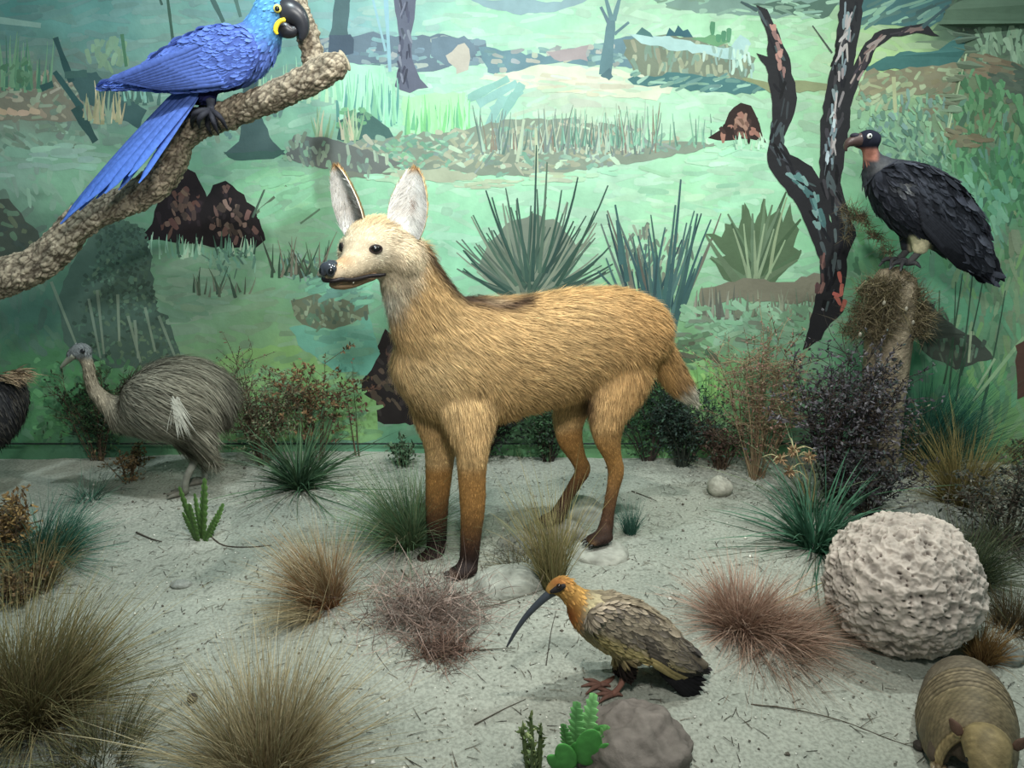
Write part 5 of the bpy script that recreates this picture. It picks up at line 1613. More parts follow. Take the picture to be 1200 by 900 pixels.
# pitted termite-nest boulder
def build_boulder():
    c = np.array([1.105, 1.925, 0.155]); r = np.array([.204, .20, .196])
    v, f = ellipsoid((0, 0, 0), 1.0, None, 340, 200)
    out = np.empty(len(v)); pit = np.empty(len(v))
    for i, q in enumerate(v):
        a = Vector(q)
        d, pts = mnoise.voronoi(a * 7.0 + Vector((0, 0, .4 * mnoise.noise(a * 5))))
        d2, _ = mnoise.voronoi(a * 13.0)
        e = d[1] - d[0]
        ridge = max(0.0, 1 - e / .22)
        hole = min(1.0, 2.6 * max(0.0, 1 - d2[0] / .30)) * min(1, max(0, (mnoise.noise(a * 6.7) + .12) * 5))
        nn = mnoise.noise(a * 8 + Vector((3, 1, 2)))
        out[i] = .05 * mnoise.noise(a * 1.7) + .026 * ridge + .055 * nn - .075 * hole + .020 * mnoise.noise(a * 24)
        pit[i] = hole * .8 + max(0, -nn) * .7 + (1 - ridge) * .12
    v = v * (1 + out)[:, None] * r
    col = lina((184,172,162))[None] * (1 - .78 * np.clip(pit, 0, 1))[:, None] * (1 + 3 * out)[:, None]  # occlusion shade painted into the colour: pits and low spots darkened by depth
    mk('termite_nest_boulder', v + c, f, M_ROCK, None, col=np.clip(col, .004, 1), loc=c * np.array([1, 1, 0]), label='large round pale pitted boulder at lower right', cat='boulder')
build_boulder()
rock('boulder', on_ground(740, 893, .025), (.13, .11, .10), (112,104,98), 'dark brown rough rock cut by the bottom edge', 'rock', 3.1, .20, 2.0, 70, 44)
rock('stone', on_ground(843, 578, .03), (.052, .05, .043), (172,170,158), 'small round pale stone right of the wolf', 'stone', 1.3, .06)
rock('stone', np.array([.30, 2.375, -.012]), (.105, .085, .045), (156,156,146), 'pale grey stone under the hind paw of the wolf', 'stone', 5.2, .10, flat=.6)
rock('stone', np.array([.155, 2.535, -.008]), (.11, .075, .045), (128,128,120), 'grey stone in the shade beneath the far hind paw', 'stone', 7.7, .12, flat=.6)
rock('stone', on_ground(597, 684, .0), (.125, .085, .055), (158,160,150), 'flat pale stone beside the front paws', 'stone', 9.4, .14, 1.4, tilt=.4)
rock('stone', on_ground(620, 640, -.005), (.11, .07, .045), (138,140,132), 'grey stone behind the straw tuft under the belly', 'stone', 11.4, .16, 1.4, tilt=-.3)
rock('stone', on_ground(680, 600, -.005), (.10, .09, .06), (150,152,142), 'pale rock between the hind legs', 'stone', 13.4, .16, 1.8)
rock('stone', on_ground(365, 716, .006), (.020, .016, .016), (170,158,130), 'small tan stone at the foot of the brown tussock', 'stone', 2.4, .2)
rock('stone', on_ground(212, 686, .004), (.034, .02, .013), (142,144,138), 'thin flat grey stone lying on open sand', 'stone', 4.4, .1)
rock('rock', on_ground(1105, 615, .0), (.20, .14, .055), (118,120,114), 'flat grey slab behind the pitted boulder', 'rock', 6.6, .16, 1.6, 50, 30)
rock('stone', on_ground(1180, 772, .01), (.05, .035, .03), (120,122,116), 'grey lump at the right edge behind the armadillo', 'stone', 8.1, .2)
rock('stone', on_ground(1120, 785, .006), (.035, .03, .022), (140,142,134), 'pale pebble touching the back of the armadillo', 'stone', 8.8, .2)
rock('seed_ball', P(67, 765, 1.86), (.011, .011, .011), (196,188,150), 'cream ball caught in the olive grass', 'ball', 1.1, .05, 1.6, 16, 10)
rock('seed_ball', on_ground(226, 822, .010), (.013, .013, .012), (72,66,58), 'dark round dropping on sand left of pale grass', 'ball', 2.1, .05, 1.6, 16, 10)
rock('seed_ball', on_ground(1076, 878, .011), (.013, .013, .012), (66,60,56), 'dark ball at the end of the long twig', 'ball', 2.9, .05, 1.6, 16, 10)

# wooden post wrapped with moss
def build_post():
    Y0 = 2.98
    root = thing('wooden_post', G(1030, 560), 'grey weathered post topped with moss under the vulture', 'post')
    pr = [(1028,575,22),(1029,540,23),(1033,490,24),(1038,440,25),(1042,395,26),(1046,350,26),(1050,325,22),(1052,318,14)]
    C = [P(x, y, Y0) for x, y, r in pr]
    R = [(r * mpp(1040, 430, Y0), r * mpp(1040, 430, Y0) * .9) for x, y, r in pr]
    V, F = loft(C, R, n=32, m=8, up=(0, 1, 0))
    C = np.array(C); ax = unit(C[0] - C[-1])
    for i, q in enumerate(V):
        rel = q - C[3]; al = np.dot(rel, ax); rad = rel - ax * al
        ang_ = math.atan2(rad[1], rad[0])
        g = mnoise.noise(Vector((math.cos(ang_) * 5, math.sin(ang_) * 5, al * 2.2)))
        g2 = mnoise.noise(Vector((math.cos(ang_) * 14, math.sin(ang_) * 14, al * 4)))
        V[i] = q + unit(rad) * (.008 * g + .004 * g2)
    col = np.array([lina((150,136,116)) * (1 + .35 * mnoise.noise(Vector((q[0] * 60, q[1] * 60, q[2] * 6))) + .2 * mnoise.noise(Vector(q * 8))) for q in V])
    mk('log', V, F, M_BARK, root, col=np.clip(col, .004, 1))
    # moss cushions of fine curly strands
    cols = [(116,104,82),(94,84,66),(136,124,98),(80,74,60),(106,98,70)]
    def moss(centres, n, ln, name='moss'):
        P0 = []; 
        for (x, y, Y, r) in centres:
            k = int(n * r * r)
            d = unit(RNG.normal(size=(k, 3)))
            P0.append(P(x, y, Y) + d * RNG.uniform(.3, 1, (k, 1)) * r * mpp(x, y, Y))
        P0 = np.concatenate(P0); k = len(P0)
        d = unit(RNG.normal(size=(k, 3)))
        c = pick(cols, k, .2)
        Vs, Fs, Cs, _ = strands(P0, d, RNG.uniform(.4, 1.2, k) * ln, .0022, c * .8, c * 1.1, bend=RNG.normal(size=(k, 3)) * .9, seg=4, taper=.4)
        return mk(name, Vs, Fs, M_GRASS, root, col=Cs, kind='stuff')
    cs = []
    for i in range(46):
        a = random.uniform(0, 1)
        y = random.uniform(326, 398); hw = 30 + (y - 320) * .28
        x = 1044 + random.uniform(-hw, hw) - (y - 340) * .12
        cs.append((x, y, Y0 - .06 - .02 * random.random() + .0012 * abs(x - 1044), random.uniform(8, 14)))
    moss(cs, 1.5, .035)
    cs = [(1000 + 3 * i * .9, 246 + i * 3.2 + 4 * math.sin(i), 3.05 - .01 * i * .3, 6 - .1 * i) for i in range(17)] + [(990,246,3.06,7),(998,255,3.06,8),(995,268,3.06,6),(992,280,3.07,5),(1010,252,3.05,7)]
    moss(cs, 1.6, .028, 'hanging_moss')
    # seeds and chips in the moss
    for x, y in ((1036,355),(1070,378),(1008,392),(1062,362)):
        v, f = ellipsoid(P(x, y, Y0 - .115), (.006, .004, .009))
        mk('bark_chip', v, f, M_ROCK, root, col=lina((150,144,130)))
build_post()

def build_armadillo():
    C0 = np.array([1.072, 1.515, 0.0])
    fw = unit([-.40, -.90, 0]); rt = unit(np.cross(fw, [0, 0, 1]))
    root = thing('armadillo', C0, 'brown banded armadillo facing out at the lower right', 'armadillo')
    HL_ = .160
    def rad(u):   # half width and height along the body, u -1 rear .. 1 front
        return (np.interp(u, [-1, -.9, -.7, -.3, .2, .6, .85, 1], [.012, .055, .084, .098, .098, .092, .080, .062]),
                np.interp(u, [-1, -.9, -.7, -.3, .2, .6, .85, 1], [.030, .078, .110, .134, .137, .127, .108, .090]))
    def shell(name, u0, u1, lip, cA, seed, ridge=0):
        nu_, nv_ = max(6, int((u1 - u0) * 46)), 44
        V = []; C = []
        for layer in (0, 1):
            for i in range(nu_ + 1):
                u = u0 + (u1 - u0) * i / nu_
                w_, h_ = rad(u)
                g = lip * (1 - i / nu_) if ridge else 0
                for j in range(nv_ + 1):
                    a = math.radians(-104 + 208 * j / nv_)
                    sc = 1 + g
                    fu = u * 62; fa = a * 19
                    cell = abs(math.sin(fu)) * .5 + abs(math.sin(fa + (int(fu / math.pi) % 2) * 1.57)) * .5
                    e = 1 + .012 * cell * (1 - layer)
                    rr = e * sc - layer * .06
                    q = C0 + fw * u * HL_ + rt * math.sin(a) * w_ * rr + np.array([0, 0, .012 + max(-.01, math.cos(a) * h_ * rr + .015)])
                    V.append(q)
                    nz = mnoise.noise(Vector((u * 6 + seed, a * 3, 1)))
                    rim = 1.0 if not ridge else (.55 if i == 0 else 1.45 if i < 3 else .8 if i > nu_ - 2 else 1.0)
                    C.append(lina(cA) * (.55 + .62 * cell) * (1 + .35 * nz) * rim)
        M_ = (nu_ + 1) * (nv_ + 1); F = []
        for layer in (0, 1):
            for i in range(nu_):
                for j in range(nv_):
                    a = layer * M_ + i * (nv_ + 1) + j
                    q = [a, a + 1, a + nv_ + 2, a + nv_ + 1]
                    F.append(q if layer == 0 else q[::-1])
        for i in range(nu_):
            for j in (0, nv_):
                a = i * (nv_ + 1) + j; F.append([a, a + nv_ + 1, a + nv_ + 1 + M_, a + M_])
        for j in range(nv_):
            for i in (0, nu_):
                a = i * (nv_ + 1) + j; F.append([a, a + 1, a + 1 + M_, a + M_])
        return mk(name, np.array(V), F, M_SHELL, root, col=np.clip(np.array(C), .004, 1))
    shell('pelvic_shield', -1.0, -.06, 0, (108,97,82), 0)
    for k in range(5):
        shell('shell_band', -.10 + .085 * k, .0 + .085 * k, .055, (112,99,78), k, 1)
    shell('shoulder_shield', .31, 1.0, .03, (116,102,78), 9, 1)
    shell('neck_band', .93, 1.03, .06, (146,126,90), 12, 1)
    # body under the shell, legs
    v1 = loft([C0 + fw * u * HL_ + np.array([0, 0, .065]) for u in (-.9, -.4, .3, .9)], [(.03, .03), (.07, .045), (.07, .045), (.05, .04)], n=18)
    legs = []
    for u in (-.62, .72):
        for s in (-1, 1):
            a = C0 + fw * u * HL_ + rt * s * .052
            legs.append(loft([a + np.array([0, 0, .055]), a + rt * s * .012 + fw * .01 + np.array([0, 0, .035]), a + rt * s * .012 + fw * .022 + np.array([0, 0, .012])], [.026, .024, .022], n=12, m=3, up=(0, 1, 0)))
    V, T = fuse([v1] + legs, .006, 4)
    mk('body', V, T, M_SKIN, root, col=lina((96,82,70)))
    for u in (-.62, .72):
        for s in (-1, 1):
            for t in (-1, 0, 1):
                a = C0 + fw * (u * HL_ + .040) + rt * (s * .064 + t * .011) + np.array([0, 0, .012])
                v, f = tube([a, a + fw * .016 + np.array([0, 0, .002]), a + fw * .030 + np.array([0, 0, -.008])], [.007, .006, .0015], n=7)
                mk('claw', v, f, M_HORN, root, col=lina((132,116,92)))
    # head: shielded wedge
    hp = [(.96,.105,.046,.040),(1.10,.112,.048,.042),(1.28,.100,.042,.037),(1.46,.078,.030,.028),(1.62,.058,.019,.019),(1.72,.047,.012,.012)]
    v, f = loft([C0 + fw * HL_ * u + rt * -.012 + np.array([0, 0, z]) for u, z, a, b in hp], [(a, b) for u, z, a, b in hp], n=24, m=6)
    nn = np.array([mnoise.voronoi(Vector(q * 70))[0] for q in v])
    col = lina((150,130,92))[None] * (.65 + .8 * np.clip(nn[:, 1] - nn[:, 0], 0, .6))[:, None]
    head = mk('head', v, f, M_SHELL, root, col=np.clip(col, 0, 1), label='tan scaled head')
    for s in (-1, 1):
        b = C0 + fw * HL_ * 1.06 + rt * (s * .050 - .012) + np.array([0, 0, .118])
        tip = b + np.array([0, 0, .024]) + rt * s * .022 - fw * .012
        v, f = loft([b, b * .55 + tip * .45, tip], [(.008, .005), (.012, .005), (.004, .003)], n=12, m=4, up=fw)
        mk('ear', v, f, M_SKIN, head, col=lina((96,72,60)), label='brown leathery ear')
        v, f = ellipsoid(C0 + fw * HL_ * 1.34 + rt * (s * .036 - .012) + np.array([0, 0, .095]), .0055)
        mk('eye', v, f, M_WET, head, col=lina((20,16,14)))
    tl_ = [C0 - fw * HL_ * u + np.array([0, 0, z]) for u, z in ((.8, .05), (.95, .03), (1.05, .016), (1.15, .010))]
    v, f = tube(tl_, [.020, .014, .010, .004], n=10)
    mk('tail', v, f, M_SHELL, root, col=lina((112,98,80)))
build_armadillo()

# ================================================================== PLANTS
def keep_in(V):
    """stems crowd against the painted walls instead of passing through them"""
    V = np.array(V, float)
    d = WALLY - V[:, 1]
    k = .03 + .09 * (1 / (1 + np.exp(-(d - .03) / .05)))
    V[:, 1] = np.where(d < .12, WALLY - np.maximum(.025, .025 + .095 * np.exp((d - .12) / .10)), V[:, 1])
    dr = (V - np.array([CORX, WALLY, 0])) @ RN
    nd = np.maximum(.025, .025 + .095 * np.exp((dr - .12) / .10))
    V = np.where((dr < .12)[:, None], V + RN[None] * (nd - dr)[:, None], V)
    return V
def tussock(name, px, py, label, n, ln, cols_b, cols_t, spread=.6, droop=.45, radius=.03, width=.003, lean=(0, 0), seg=5, cat='grass', curl=.15, group=None, up0=1.0, extra=None):
    c = G(px, py)
    a = RNG.uniform(0, 2 * math.pi, n); r = radius * np.sqrt(RNG.random(n))
    P0 = np.stack([c[0] + r * np.cos(a), c[1] + r * np.sin(a), np.full(n, c[2] - .006)], 1)
    tilt = np.abs(RNG.normal(0, spread, n)); b = a + RNG.normal(0, .5, n)
    D = np.stack([np.sin(tilt) * np.cos(b) + lean[0], np.sin(tilt) * np.sin(b) + lean[1], np.maximum(.12, np.cos(tilt)) * up0], 1)
    D = unit(D)
    hor = unit(D * np.array([1, 1, 0]) + 1e-4)
    bend = hor * (droop * .5) + np.array([0, 0, -1]) * (droop * RNG.uniform(.3, 1.2, (n, 1))) * np.linalg.norm(D[:, :2], axis=1, keepdims=True) * 1.2
    bend = bend + RNG.normal(size=(n, 3)) * curl
    L = ln * RNG.uniform(.45, 1.1, n)
    # keep the tips above the sand
    low = D[:, 2] * L + bend[:, 2] * L
    bend[:, 2] = np.where(low < .004, (.004 - D[:, 2] * L) / L, bend[:, 2])
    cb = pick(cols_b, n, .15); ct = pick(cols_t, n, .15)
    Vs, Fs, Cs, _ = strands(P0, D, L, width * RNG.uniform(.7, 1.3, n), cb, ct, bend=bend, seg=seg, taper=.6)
    return mk(name, keep_in(Vs), Fs, M_GRASS, None, col=Cs, loc=c, label=label, cat=cat, group=group)

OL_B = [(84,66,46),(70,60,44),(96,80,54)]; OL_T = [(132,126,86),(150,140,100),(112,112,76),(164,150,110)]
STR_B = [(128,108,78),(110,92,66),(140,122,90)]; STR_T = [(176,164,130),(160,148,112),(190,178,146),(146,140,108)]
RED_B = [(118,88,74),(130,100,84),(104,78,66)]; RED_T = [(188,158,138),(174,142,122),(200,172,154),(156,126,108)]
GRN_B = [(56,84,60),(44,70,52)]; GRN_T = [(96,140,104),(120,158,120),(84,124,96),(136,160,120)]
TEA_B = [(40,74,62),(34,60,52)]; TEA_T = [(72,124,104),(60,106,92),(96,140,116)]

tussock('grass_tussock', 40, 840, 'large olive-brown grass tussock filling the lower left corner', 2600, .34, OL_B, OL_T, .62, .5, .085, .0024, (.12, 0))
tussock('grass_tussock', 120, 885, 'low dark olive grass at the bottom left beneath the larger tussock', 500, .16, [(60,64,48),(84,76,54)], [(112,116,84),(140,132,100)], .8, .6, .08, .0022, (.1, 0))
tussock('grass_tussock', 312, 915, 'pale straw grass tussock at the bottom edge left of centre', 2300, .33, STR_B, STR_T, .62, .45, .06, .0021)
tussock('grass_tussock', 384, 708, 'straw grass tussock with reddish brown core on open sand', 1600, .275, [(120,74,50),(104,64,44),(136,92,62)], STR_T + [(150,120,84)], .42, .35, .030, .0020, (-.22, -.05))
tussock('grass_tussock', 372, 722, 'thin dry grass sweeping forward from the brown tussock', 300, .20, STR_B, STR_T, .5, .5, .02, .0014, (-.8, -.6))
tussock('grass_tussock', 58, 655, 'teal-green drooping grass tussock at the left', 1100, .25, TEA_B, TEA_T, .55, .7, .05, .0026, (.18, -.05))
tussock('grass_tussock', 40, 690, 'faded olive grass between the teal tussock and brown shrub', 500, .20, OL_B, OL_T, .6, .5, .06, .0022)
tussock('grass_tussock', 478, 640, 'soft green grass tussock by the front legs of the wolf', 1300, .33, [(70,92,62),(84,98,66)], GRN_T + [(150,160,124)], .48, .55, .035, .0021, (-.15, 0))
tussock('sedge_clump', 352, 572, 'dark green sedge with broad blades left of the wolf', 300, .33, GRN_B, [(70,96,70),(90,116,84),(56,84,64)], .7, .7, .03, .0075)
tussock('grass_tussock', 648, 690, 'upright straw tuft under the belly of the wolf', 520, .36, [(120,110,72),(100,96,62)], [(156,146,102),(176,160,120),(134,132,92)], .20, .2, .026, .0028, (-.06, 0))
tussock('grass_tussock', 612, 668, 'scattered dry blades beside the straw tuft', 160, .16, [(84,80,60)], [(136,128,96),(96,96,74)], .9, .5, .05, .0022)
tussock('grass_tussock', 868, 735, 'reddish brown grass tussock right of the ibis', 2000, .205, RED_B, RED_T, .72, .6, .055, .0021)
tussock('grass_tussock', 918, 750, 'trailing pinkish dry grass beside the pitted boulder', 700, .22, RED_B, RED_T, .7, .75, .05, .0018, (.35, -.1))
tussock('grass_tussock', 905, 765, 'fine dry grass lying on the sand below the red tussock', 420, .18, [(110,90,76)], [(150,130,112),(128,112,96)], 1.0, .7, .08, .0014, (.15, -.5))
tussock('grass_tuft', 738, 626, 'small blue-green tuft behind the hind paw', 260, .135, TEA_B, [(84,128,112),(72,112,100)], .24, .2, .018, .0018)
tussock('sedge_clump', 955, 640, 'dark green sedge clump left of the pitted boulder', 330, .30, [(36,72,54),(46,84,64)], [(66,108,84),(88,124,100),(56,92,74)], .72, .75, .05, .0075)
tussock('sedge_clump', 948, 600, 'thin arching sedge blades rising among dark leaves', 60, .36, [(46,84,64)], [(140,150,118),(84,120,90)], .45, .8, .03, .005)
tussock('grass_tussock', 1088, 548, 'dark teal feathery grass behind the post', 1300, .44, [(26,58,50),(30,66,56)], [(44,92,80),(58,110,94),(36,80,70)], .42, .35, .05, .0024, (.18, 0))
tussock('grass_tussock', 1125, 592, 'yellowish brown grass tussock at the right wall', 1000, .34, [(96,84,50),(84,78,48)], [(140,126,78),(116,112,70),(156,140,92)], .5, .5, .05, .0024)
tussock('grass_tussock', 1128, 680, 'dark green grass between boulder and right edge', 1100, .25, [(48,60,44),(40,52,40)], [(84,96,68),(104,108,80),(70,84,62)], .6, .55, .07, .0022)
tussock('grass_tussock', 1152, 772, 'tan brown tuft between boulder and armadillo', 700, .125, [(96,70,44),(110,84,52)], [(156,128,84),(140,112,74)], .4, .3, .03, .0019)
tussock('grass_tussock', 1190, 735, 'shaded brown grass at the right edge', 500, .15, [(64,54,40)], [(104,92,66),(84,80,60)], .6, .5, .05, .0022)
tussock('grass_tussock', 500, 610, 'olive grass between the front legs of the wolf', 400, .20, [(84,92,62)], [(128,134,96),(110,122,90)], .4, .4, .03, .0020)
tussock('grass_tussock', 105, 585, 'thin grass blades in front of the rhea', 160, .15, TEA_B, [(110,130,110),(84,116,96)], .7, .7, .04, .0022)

def shrub(name, px, py, label, h, wd, stems, sub, leafn, leaf, lcols, scols, thick=.004, cat='shrub', up=.9, leafasp=.5, droopl=.0, top=.35, curl=.35, Yoff=0.0, straight=False):
    c = G(px, py); c[1] += Yoff
    root = thing(name, c, label, cat)
    sb = MB(); ends = []
    for i in range(stems):
        a = random.uniform(0, 2 * math.pi); r = random.uniform(.1, 1) ** .7
        tip = c + np.array([math.cos(a) * wd * r, math.sin(a) * wd * r * .8, h * random.uniform(.6, 1.0) * (1 - .25 * r)])
        b = c + np.array([math.cos(a), math.sin(a), 0]) * random.uniform(0, .03)
        b[2] = gz(b[0], b[1]) - .01
        m1 = b * .62 + tip * .38 + np.array([random.gauss(0, .1), random.gauss(0, .1), .3]) * wd * curl
        m2 = b * .28 + tip * .72 + np.array([random.gauss(0, .12), random.gauss(0, .12), .15]) * wd * curl
        pth = np.array([b, m1, m2, tip])
        sc = random.choice(scols)
        v, f = loft(pth, [thick, thick * .75, thick * .5, thick * .2], n=5, m=3, cap=False)
        sb.add(v, f, lina(sc) * random.uniform(.8, 1.2))
        cv = catmull(pth, 6)
        for k in range(sub):
            t = random.uniform(.3, .98); q = cv[int(t * (len(cv) - 1))]
            l2 = h * random.uniform(.12, .30)
            d = unit(np.array([random.gauss(0, 1), random.gauss(0, 1), random.uniform(.1, 1.1) * up]))
            e = q + d * l2
            mid = (q + e) / 2 + np.array([random.gauss(0, .1), random.gauss(0, .1), random.uniform(-.05, .1)]) * l2
            v, f = loft(np.array([q, mid, e]), [thick * .45, thick * .35, thick * .15], n=4, m=2, cap=False)
            sb.add(v, f, lina(sc) * random.uniform(.8, 1.2))
            ends.append((q, mid, e))
        ends.append((m1, m2, tip))
        if top < 1: ends.append((b, m1, m2)); ends.append((b, b * .3 + m1 * .7 + np.array([random.gauss(0, .5), random.gauss(0, .4), 0]) * wd * .6, m1 + np.array([random.gauss(0, .5), random.gauss(0, .4), -.02]) * wd))
    sb.V = [keep_in(np.concatenate(sb.V))]
    sb.build('stems', M_STEM, root)
    if leafn:
        ii = RNG.integers(0, len(ends), leafn); t = RNG.uniform(top * .4, 1.05, leafn)
        E = np.array(ends)
        q = E[ii, 0] * ((1 - t) ** 2)[:, None] + E[ii, 1] * (2 * t * (1 - t))[:, None] + E[ii, 2] * (t ** 2)[:, None]
        q[:, 2] = np.maximum(q[:, 2], c[2] + .012)
        D = unit(E[ii, 2] - E[ii, 0]) * .5 + RNG.normal(size=(leafn, 3)) * .7 + np.array([0, 0, -droopl])
        N_ = unit(RNG.normal(size=(leafn, 3)) * .6 + np.array([0, -.5, .8]))
        L = leaf * RNG.uniform(.6, 1.3, leafn)
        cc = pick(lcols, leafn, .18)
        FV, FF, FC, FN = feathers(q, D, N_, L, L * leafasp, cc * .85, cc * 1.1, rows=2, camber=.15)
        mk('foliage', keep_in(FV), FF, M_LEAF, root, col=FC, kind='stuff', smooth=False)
    return root

BR = [(84,70,58),(96,80,66)]; DK = [(52,46,44),(64,54,50)]
shrub('leafy_shrub', 975, 585, 'tall dark shrub with small purplish leaves by the post', .74, .24, 34, 11, 5200, .016, [(66,62,68),(84,80,86),(52,50,56),(100,96,100),(60,70,66)], DK, .0035, top=.5)
shrub('leafy_shrub', 1015, 605, 'low dark leafy shrub behind the pitted boulder', .34, .20, 24, 9, 2200, .015, [(60,58,62),(78,76,80),(54,62,58)], DK, .003)
shrub('flowering_shrub', 885, 560, 'pinkish brown seeded shrub with tall pale stems', .76, .21, 30, 10, 3600, .011, [(126,92,84),(110,84,76),(146,116,104),(96,104,76),(120,120,90)], [(136,116,90),(120,100,80),(150,132,104)], .0032, top=.6)
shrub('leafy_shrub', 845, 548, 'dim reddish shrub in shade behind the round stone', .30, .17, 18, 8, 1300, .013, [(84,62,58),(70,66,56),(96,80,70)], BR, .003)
shrub('leafy_shrub', 800, 545, 'dark green bare-stemmed shrub under the tail', .42, .19, 34, 10, 2200, .015, [(48,66,58),(60,84,68),(40,54,50)], [(60,66,58),(50,56,50)], .0032, up=1.2)
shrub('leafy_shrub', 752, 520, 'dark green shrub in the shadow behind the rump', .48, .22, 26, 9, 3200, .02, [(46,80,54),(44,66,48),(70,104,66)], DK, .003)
shrub('leafy_shrub', 560, 535, 'dark shaded shrub behind the belly of the wolf', .46, .26, 30, 10, 4200, .018, [(36,44,38),(44,54,44),(32,38,36)], DK, .003)  # leaf colours darkened to paint in the shade behind the wolf
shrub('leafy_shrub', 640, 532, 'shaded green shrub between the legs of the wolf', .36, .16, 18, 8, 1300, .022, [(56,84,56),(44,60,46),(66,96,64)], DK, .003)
shrub('leafy_shrub', 470, 545, 'small olive leaf shrub left of the front legs', .15, .08, 10, 6, 420, .018, [(70,92,70),(84,108,80)], BR, .0025)
shrub('leafy_shrub', 310, 545, 'grey-green fine-leaved shrub behind the sedge', .56, .19, 26, 10, 3200, .012, [(96,104,80),(84,90,70),(112,120,92),(104,92,72)], BR, .003)
shrub('flowering_shrub', 372, 540, 'shrub with rusty brown dried flower clusters', .54, .14, 12, 9, 1500, .018, [(108,82,56),(92,70,50),(124,98,68),(84,84,58)], BR, .003, top=1.2)
shrub('flowering_shrub', 424, 532, 'thin stem with a few dry reddish flowers', .50, .08, 4, 4, 110, .018, [(120,84,76),(104,72,60)], BR, .0022, top=1.4)
shrub('leafy_shrub', 130, 528, 'dark leafy shrub half hidden behind the rhea', .48, .26, 22, 9, 2200, .018, [(58,80,56),(70,100,64),(48,62,50)], BR, .003)
shrub('dry_shrub', 148, 565, 'small dry tan shrub before the legs of the rhea', .20, .11, 12, 8, 700, .013, [(128,106,74),(110,90,64)], BR, .0022)
shrub('dry_shrub', 12, 660, 'tan brown dry shrub at the left edge', .30, .14, 20, 9, 1900, .017, [(134,108,66),(112,88,56),(150,124,80),(92,74,52)], BR, .0035)
shrub('dry_shrub', 25, 705, 'low brown crumbly shrub below the teal tussock', .14, .12, 14, 8, 900, .014, [(120,96,62),(98,78,54),(84,72,52)], BR, .003)
shrub('leafy_shrub', 1180, 640, 'dark leafy shrub with bare twigs at the right edge', .36, .26, 26, 10, 2200, .016, [(66,72,62),(84,86,76),(52,58,52),(104,100,88)], [(84,74,66),(70,62,56)], .003, up=.4)
shrub('leafy_shrub', 1205, 560, 'shaded bush under the right wall', .22, .14, 14, 7, 600, .017, [(60,72,54),(78,84,64)], BR, .003)
shrub('vine', 1060, 560, 'thin leafy vine hanging at the side of the post', .40, .04, 5, 5, 160, .013, [(110,112,92),(84,92,76)], BR, .002)

# tangled dead twigs in front of the paws
def tangle(name, px, py, label, n, rad, ln, cols, width=.0022, flat=.35):
    c = G(px, py)
    P0 = c + RNG.normal(size=(n, 3)) * np.array([rad, rad * .8, rad * .35]) * .55
    P0[:, 2] = c[2] + np.abs(P0[:, 2] - c[2])
    D = unit(RNG.normal(size=(n, 3)) * np.array([1, 1, .5]) + np.array([0, 0, flat]))
    L = ln * RNG.uniform(.4, 1.2, n)
    bend = RNG.normal(size=(n, 3)) * .45
    low = P0[:, 2] + D[:, 2] * L + bend[:, 2] * L
    bend[:, 2] = np.where(low < c[2] + .003, (c[2] + .003 - P0[:, 2]) / L - D[:, 2], bend[:, 2])
    cc = pick(cols, n, .2)
    Vs, Fs, Cs, _ = strands(P0, D, L, width, cc * .8, cc * 1.1, bend=bend, seg=5, taper=.35)
    return mk(name, Vs, Fs, M_STEM, None, col=Cs, loc=c, label=label, cat='dead brush')
TW = [(132,112,102),(150,130,120),(112,96,88),(166,146,136),(124,114,106)]
tangle('dead_brush', 500, 725, 'tangle of reddish grey dead twigs before the front paws', 1500, .15, .11, TW)
tangle('dead_brush', 520, 765, 'dense brownish twig heap trailing toward the viewer', 620, .07, .07, [(122,98,86),(136,110,98),(100,80,72)])
tangle('dead_brush', 610, 648, 'thin grey twigs scattered over the stones', 160, .12, .12, [(96,96,88),(120,118,106)], .002, .1)
tangle('dead_brush', 1170, 650, 'bare grey twigs crossing the shrub at the right edge', 200, .16, .20, [(104,94,84),(84,76,70)], .0025, .3)

# serrated succulents
def serrated(root, name, a, b, r, teeth, colr, wings=3, bend=(0, 0, 0)):
    a = np.asarray(a, float); b = np.asarray(b, float)
    k = teeth * 2
    ax = unit(b - a); s = unit(np.cross(ax, [.2, -1, .1])); u = np.cross(s, ax)
    V = []; C = []; n = wings * 2
    for i in range(k + 1):
        t = i / k
        c = a + (b - a) * t + np.asarray(bend) * (t * t - t)
        env = np.interp(t, [0, .1, .6, .92, 1], [.55, .9, 1, .65, .15])
        rt_ = r * env * (1.0 if i % 2 else .66)
        for j in range(n):
            an = 2 * math.pi * j / n + .5
            rr = rt_ if j % 2 == 0 else r * env * .24
            V.append(c + (s * math.cos(an) + u * math.sin(an)) * rr + ax * (r * .25 if (i % 2 and j % 2 == 0) else 0))
            C.append(lina(colr) * ((1.25 if i % 2 else 1.0) if j % 2 == 0 else .62) * (.75 + .4 * t))
    F = []
    for i in range(k):
        for j in range(n):
            q = i * n + j; w_ = i * n + (j + 1) % n
            F.append([q, w_, w_ + n, q + n])
    F.append(list(range(n))[::-1]); F.append([k * n + j for j in range(n)])
    return mk(name, np.array(V), F, M_LEAF, root, col=np.array(C), smooth=False)

